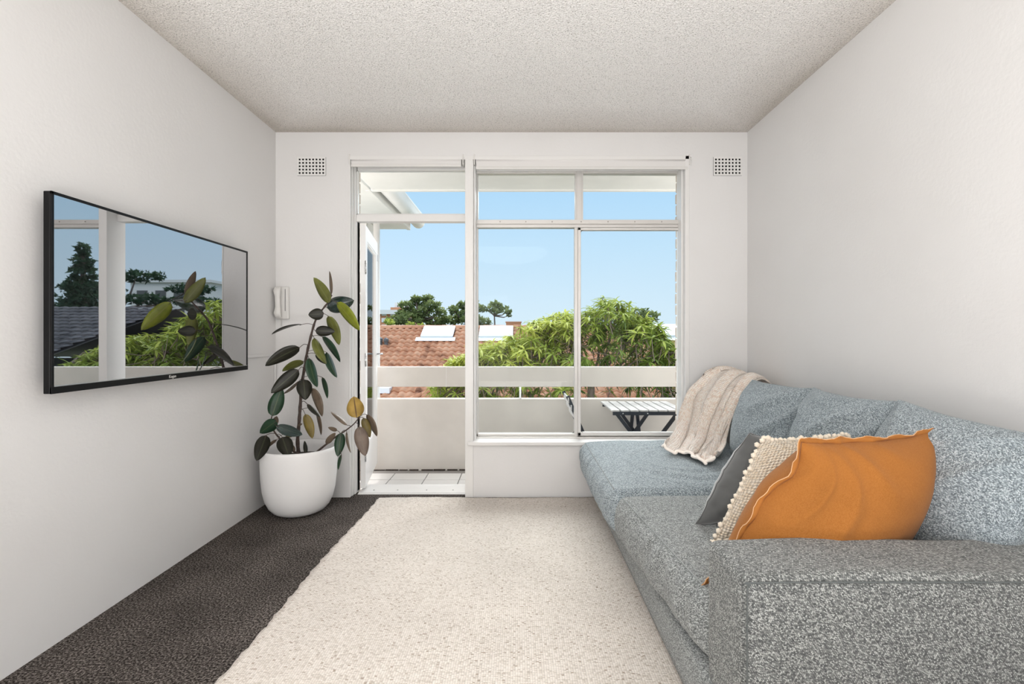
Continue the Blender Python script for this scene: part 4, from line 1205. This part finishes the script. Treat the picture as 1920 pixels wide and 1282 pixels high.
# grey roofed house and white block, off to the right (they show in the television)
gh = empty('grey_roofed_house', (0, 0, 0)); tag(gh, 'house with a dark grey tiled roof, mirrored in the television', 'house')
roof_plane(gh, 7.2, 17, (15.5, 2.05), R(17), 17, .30, .34, M['grey_tile'])
bm = bmesh.new(); box(bm, 7.5, 16.8, 10.6, 20, -6, .3); obj('house_wall', bm, M['asphalt'], gh)
bm = bmesh.new(); v = [bm.verts.new(c) for c in ((7.2, 9.98, .30), (17, 9.98, .30), (17, 15.5, 2.0), (7.2, 15.5, 2.0), (17, 21, .3), (7.2, 21, .3))]; bm.faces.new(v[:4]); bm.faces.new((v[3], v[2], v[4], v[5])); obj('roof_lining', bm, M['grey_metal'], gh)
wb_ = empty('white_apartment_block', (0, 0, 0)); tag(wb_, 'pale apartment block beyond the grey roof, mirrored in the television', 'building')
obj('wall_panel', B(20, 26, 38, 46, -6, 5.2), M['white_wall'], wb_); obj('roof_slab', B(19.8, 26.2, 37.8, 46.2, 5.2, 5.4), M['white_wall'], wb_)
for i in range(4):
    for j in range(3):
        wdw = obj('window', B(20.5 + i * 1.4, 21.3 + i * 1.4, 37.95, 38, .8 + j * 1.4, 1.8 + j * 1.4), M['grey_metal'], wb_)

# ------------------------------------------------------------------ trees
def set_tint(me, vals):
    a = me.attributes.new('tint', 'FLOAT', 'FACE'); a.data.foreach_set('value', vals)
def leaf_blade(vs, fs, p, a, s, n, L, W, droop):
    k = len(vs)
    for t, w_ in ((0, .12), (.3, .85), (.62, .9), (1, .04)):
        c = p + a * (L * t) - Vector((0, 0, droop * L * t * t))
        vs.append(c - s * W * w_ * .5 + n * (.12 * W)); vs.append(c - n * .04 * W if 0 < t < 1 else c); vs.append(c + s * W * w_ * .5 + n * (.12 * W))
    for j in range(3):
        q = k + j * 3; fs += [(q, q + 1, q + 4, q + 3), (q + 1, q + 2, q + 5, q + 4)]
def garden_tree():
    rg = random.Random(12)
    out = [(-1.45, .55), (-1.2, .82), (-.9, .95), (-.65, 1.12), (-.2, 1.20), (.12, 1.45), (.5, 1.60), (.9, 1.68), (1.25, 1.70), (1.5, 1.93), (1.72, 1.92), (1.95, 1.72), (2.3, 1.50), (2.5, 1.35), (2.7, 1.10), (3.0, 1.3), (3.8, 1.0), (4.6, .5), (4.9, .1)]
    def top(x):
        for (a, b), (c, d) in zip(out, out[1:]):
            if a <= x <= c: return b + (d - b) * (x - a) / (c - a)
        return 0
    T = empty('garden_tree', (1.3, 8.8, -6)); tag(T, 'leafy bright green tree with long narrow leaves beyond the balcony parapet', 'tree')
    O = Vector((1.3, 8.8, -6)); hub = Vector((1.28, 8.8, .45)); hub2 = Vector((.2, 8.8, .2)); hub3 = Vector((2.6, 8.9, .2))
    ros = []
    tries = 0
    while len(ros) < 1750 and tries < 40000:
        tries += 1
        x = rg.uniform(-1.45, 4.8); tp = top(x); y = rg.gauss(8.7, .45)
        tp2 = tp - .45 * (y - 8.7) ** 2
        z = tp2 - abs(rg.gauss(0, .60)) - .06
        if z < -.6: continue
        if z < tp2 - .35 and rg.random() < .25: continue
        if 1.0 < x < 1.9 and .35 < z < .95 and rg.random() < .4: continue      # open centre where the branches show
        ros.append((Vector((x, y, z)), tp2 - z))
    bm = bmesh.new()
    tube(bm, bez([O, O + Vector((.1, 0, 3)), hub + Vector((0, 0, -1)), hub], 16), [.12 - .004 * i for i in range(17)], 8)
    tube(bm, bez([O + Vector((0, .1, 2)), O + Vector((-.6, .1, 4)), hub2 + Vector((.2, 0, -.8)), hub2], 12), .05, 7)
    tube(bm, bez([O + Vector((0, .1, 2)), O + Vector((.8, .1, 4)), hub3 + Vector((-.2, 0, -.8)), hub3], 12), .05, 7)
    tk = obj('trunk', bm, M['twig'], T, smooth=True); tk.data.transform(Matrix.Translation(-O))
    bm = bmesh.new()
    mains = []
    for (px, py, yy) in ((1000, 610, 8.6), (960, 650, 8.5), (1040, 590, 8.8), (1085, 600, 8.5), (1130, 560, 8.8), (1160, 570, 8.7), (1215, 600, 8.5), (1250, 660, 8.4), (1180, 640, 8.5), (1240, 610, 9.0), (1075, 640, 8.4), (1200, 700, 8.3), (1010, 670, 8.4), (930, 690, 8.5), (1330, 640, 8.7), (1420, 660, 8.7), (880, 690, 8.6)):
        e = at(px, py, yy); h = hub
        m1 = h.lerp(e, .33) + Vector((rg.uniform(-.1, .1), rg.uniform(-.1, .1), -.10)); m2 = h.lerp(e, .66) + Vector((rg.uniform(-.08, .08), rg.uniform(-.08, .08), .02))
        pts = bez([h, m1, m2, e], 14); tube(bm, pts, [.028 - .0014 * i for i in range(15)], 5); mains += pts[3:]
    for p, dp in ros:
        b_ = min(mains, key=lambda q: (q - p).length) if rg.random() < .75 else None
        if b_ is None or (b_ - p).length > 1.1: b_ = p + Vector((rg.uniform(-.15, .15), rg.uniform(-.1, .1), -.35))
        mid = b_.lerp(p, .5) + Vector((0, 0, -.06)); tube(bm, [b_, mid, p], [.009, .007, .005], 3, caps=False)
    bo = obj('branches', bm, M['twig'], T, smooth=True); bo['kind'] = 'stuff'; bo.data.transform(Matrix.Translation(-O))
    def rosette(p, vs, fs, tints, nl, hgt):
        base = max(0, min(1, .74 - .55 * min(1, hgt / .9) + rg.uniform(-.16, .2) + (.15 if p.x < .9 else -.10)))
        out_ = []
        for i in range(nl):
            az = rg.uniform(0, 2 * math.pi); el = rg.uniform(-.5, .75)
            a = Vector((math.cos(az) * math.cos(el), math.sin(az) * math.cos(el), math.sin(el))).normalized()
            s = a.cross(Vector((rg.uniform(-.3, .3), rg.uniform(-.3, .3), 1))).normalized(); n = s.cross(a).normalized()
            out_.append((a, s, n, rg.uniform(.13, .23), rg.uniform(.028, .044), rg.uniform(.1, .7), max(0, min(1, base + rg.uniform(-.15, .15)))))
        return out_
    vis_r = []
    for i, (p, dp) in enumerate(ros):
        px = CX + p.x * F / p.y; py = CY - (p.z - EYE) * F / p.y
        if 885 < px < 1268 and (py < 688 or 726 < py < 748): vis_r.append((p.y, i))
    vis_r.sort(); near = set(i for _, i in vis_r[:27])
    vs = []; fs = []; tints = []; cnt = 0
    variants = []
    for q in range(12):
        v2, f2 = [], []
        L, W = rg.uniform(.15, .22), rg.uniform(.03, .044)
        leaf_blade(v2, f2, Vector(), Vector((1, 0, 0)), Vector((0, 1, 0)), Vector((0, 0, 1)), L, W, rg.uniform(.1, .6))
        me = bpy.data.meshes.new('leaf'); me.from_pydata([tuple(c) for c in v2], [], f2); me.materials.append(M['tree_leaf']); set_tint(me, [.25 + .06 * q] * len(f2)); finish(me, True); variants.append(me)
    for i, (p, dp) in enumerate(ros):
        ls = rosette(p, vs, fs, tints, 11, dp)
        for (a, s, n, L, W, dr, tnt) in ls:
            if i in near and cnt < 297:
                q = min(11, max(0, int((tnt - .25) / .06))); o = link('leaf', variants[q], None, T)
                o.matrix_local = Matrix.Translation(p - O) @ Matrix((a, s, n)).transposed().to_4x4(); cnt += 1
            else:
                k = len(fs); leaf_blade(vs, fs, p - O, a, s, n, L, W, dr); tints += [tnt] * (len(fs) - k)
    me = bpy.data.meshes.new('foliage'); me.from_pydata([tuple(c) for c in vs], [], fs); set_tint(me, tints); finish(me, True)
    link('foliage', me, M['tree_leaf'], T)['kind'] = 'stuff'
garden_tree()

def far_tree(name, label, cat, base, blobs, dens, mat, size, trunks, seed, group=None):
    """crown of little leaf tufts inside ellipsoid clumps, real trunk and boughs"""
    rg = random.Random(seed); O = Vector(base)
    T = empty(name, base); tag(T, label, cat, group)
    vs = []; fs = []; tn_ = []
    for (c, r) in blobs:
        c = Vector(c); k = int(dens * r[0] * r[2] * 8)
        for _ in range(k):
            d = Vector((rg.gauss(0, 1), rg.gauss(0, 1), rg.gauss(0, 1))).normalized(); rad = rg.uniform(.55, 1.05)
            bump_ = 1 + .18 * mn.noise(c + d * 3.0)
            p = c + Vector((d.x * r[0], d.y * r[1], d.z * r[2])) * rad * bump_ - O
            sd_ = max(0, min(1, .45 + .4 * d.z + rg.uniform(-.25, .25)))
            for q in range(3):
                a = Vector((rg.gauss(0, 1), rg.gauss(0, 1), rg.gauss(.4, .8))).normalized() * size * rg.uniform(.6, 1.3)
                b = Vector((rg.gauss(0, 1), rg.gauss(0, 1), rg.gauss(0, 1))).cross(a).normalized() * size * .38
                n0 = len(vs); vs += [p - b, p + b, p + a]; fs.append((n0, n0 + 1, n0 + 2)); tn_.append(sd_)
    me = bpy.data.meshes.new('foliage'); me.from_pydata([tuple(c) for c in vs], [], fs); set_tint(me, tn_)
    link('foliage', me, mat, T)['kind'] = 'stuff'
    bm = bmesh.new()
    for pts, r0 in trunks:
        q = bez([Vector(p) - O for p in pts], 10); tube(bm, q, [r0 * (1 - .06 * i) for i in range(11)], 6)
    for (c, r) in blobs[:24]:
        e = Vector(c) - O; s_ = Vector(trunks[0][0][-1]) - O; tube(bm, [s_.lerp(e, .0), s_.lerp(e, .6) + Vector((0, 0, -.1 * (e - s_).length)), e], [trunks[0][1] * .5, trunks[0][1] * .3, trunks[0][1] * .15], 5)
    obj('trunk', bm, M['bark_far'], T, smooth=True)
def blobs_px(lst, D_, dep=1.0):
    out = []
    for (x, y, rx, ry) in lst:
        c = at(x, y, D_); k = D_ / F; out.append(((c.x, D_ + random.uniform(-dep, dep), c.z), (rx * k, rx * k * .8, ry * k)))
    return out
D = 36
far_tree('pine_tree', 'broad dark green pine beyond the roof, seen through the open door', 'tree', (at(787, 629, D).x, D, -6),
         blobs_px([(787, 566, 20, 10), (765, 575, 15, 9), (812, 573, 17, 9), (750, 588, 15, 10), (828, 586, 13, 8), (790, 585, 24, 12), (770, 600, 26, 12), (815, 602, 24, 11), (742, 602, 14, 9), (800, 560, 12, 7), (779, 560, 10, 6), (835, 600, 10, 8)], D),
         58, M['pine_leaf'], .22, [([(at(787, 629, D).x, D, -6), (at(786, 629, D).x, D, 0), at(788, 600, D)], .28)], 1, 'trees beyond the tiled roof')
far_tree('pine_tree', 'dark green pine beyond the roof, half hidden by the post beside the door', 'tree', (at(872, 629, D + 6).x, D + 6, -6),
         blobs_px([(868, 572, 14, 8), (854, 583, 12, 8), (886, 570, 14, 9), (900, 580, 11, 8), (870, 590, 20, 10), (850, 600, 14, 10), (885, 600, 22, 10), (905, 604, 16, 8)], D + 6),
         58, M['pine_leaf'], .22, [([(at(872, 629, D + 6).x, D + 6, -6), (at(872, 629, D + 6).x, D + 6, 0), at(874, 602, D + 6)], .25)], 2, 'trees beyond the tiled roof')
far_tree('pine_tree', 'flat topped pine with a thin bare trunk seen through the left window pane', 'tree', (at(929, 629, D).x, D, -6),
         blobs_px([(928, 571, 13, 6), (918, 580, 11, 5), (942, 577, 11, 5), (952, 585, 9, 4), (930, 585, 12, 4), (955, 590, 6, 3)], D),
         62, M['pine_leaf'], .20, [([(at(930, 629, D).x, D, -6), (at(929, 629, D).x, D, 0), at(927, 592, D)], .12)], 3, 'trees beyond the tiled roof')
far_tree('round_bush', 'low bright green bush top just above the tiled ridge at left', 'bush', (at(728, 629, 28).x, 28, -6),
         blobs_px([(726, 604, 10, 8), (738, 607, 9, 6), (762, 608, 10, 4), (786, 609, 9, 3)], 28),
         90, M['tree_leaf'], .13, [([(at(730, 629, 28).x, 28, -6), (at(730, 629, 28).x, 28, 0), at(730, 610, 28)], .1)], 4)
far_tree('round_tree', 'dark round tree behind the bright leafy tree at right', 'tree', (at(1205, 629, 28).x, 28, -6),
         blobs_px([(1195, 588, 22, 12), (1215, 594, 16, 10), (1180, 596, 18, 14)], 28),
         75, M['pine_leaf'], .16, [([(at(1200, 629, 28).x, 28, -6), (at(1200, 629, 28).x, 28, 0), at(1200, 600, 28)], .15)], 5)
# tall conifer and flat crowned pines that show in the television
cb = []
for i in range(9):
    z = .6 + i * .60; r_ = 1.5 - .155 * i; cb.append(((18.3, 25, z), (r_ * 1.1, r_, .45)))
far_tree('conifer_tree', 'tall dark cone shaped conifer, mirrored at the left of the television', 'tree', (18.3, 25, -6), cb, 60, M['conifer_leaf'], .22, [([(18.3, 25, -6), (18.3, 25, 0), (18.3, 25, 5)], .25)], 6)
far_tree('pine_tree', 'flat crowned pine behind the conifer, mirrored in the television', 'tree', (24, 34, -6),
         [((22.5, 34, 5.2), (1.8, 1.5, .35)), ((25.5, 34, 4.4), (2.0, 1.5, .4)), ((21.8, 34, 3.6), (1.5, 1.3, .35)), ((26.5, 34, 3.2), (1.6, 1.3, .4)), ((18.8, 34, 4.3), (1.4, 1.2, .35)), ((18.2, 34, 3.4), (1.6, 1.2, .35))], 45, M['conifer_leaf'], .25, [([(24, 34, -6), (23.8, 34, 0), (23.5, 34, 3)], .22)], 7)
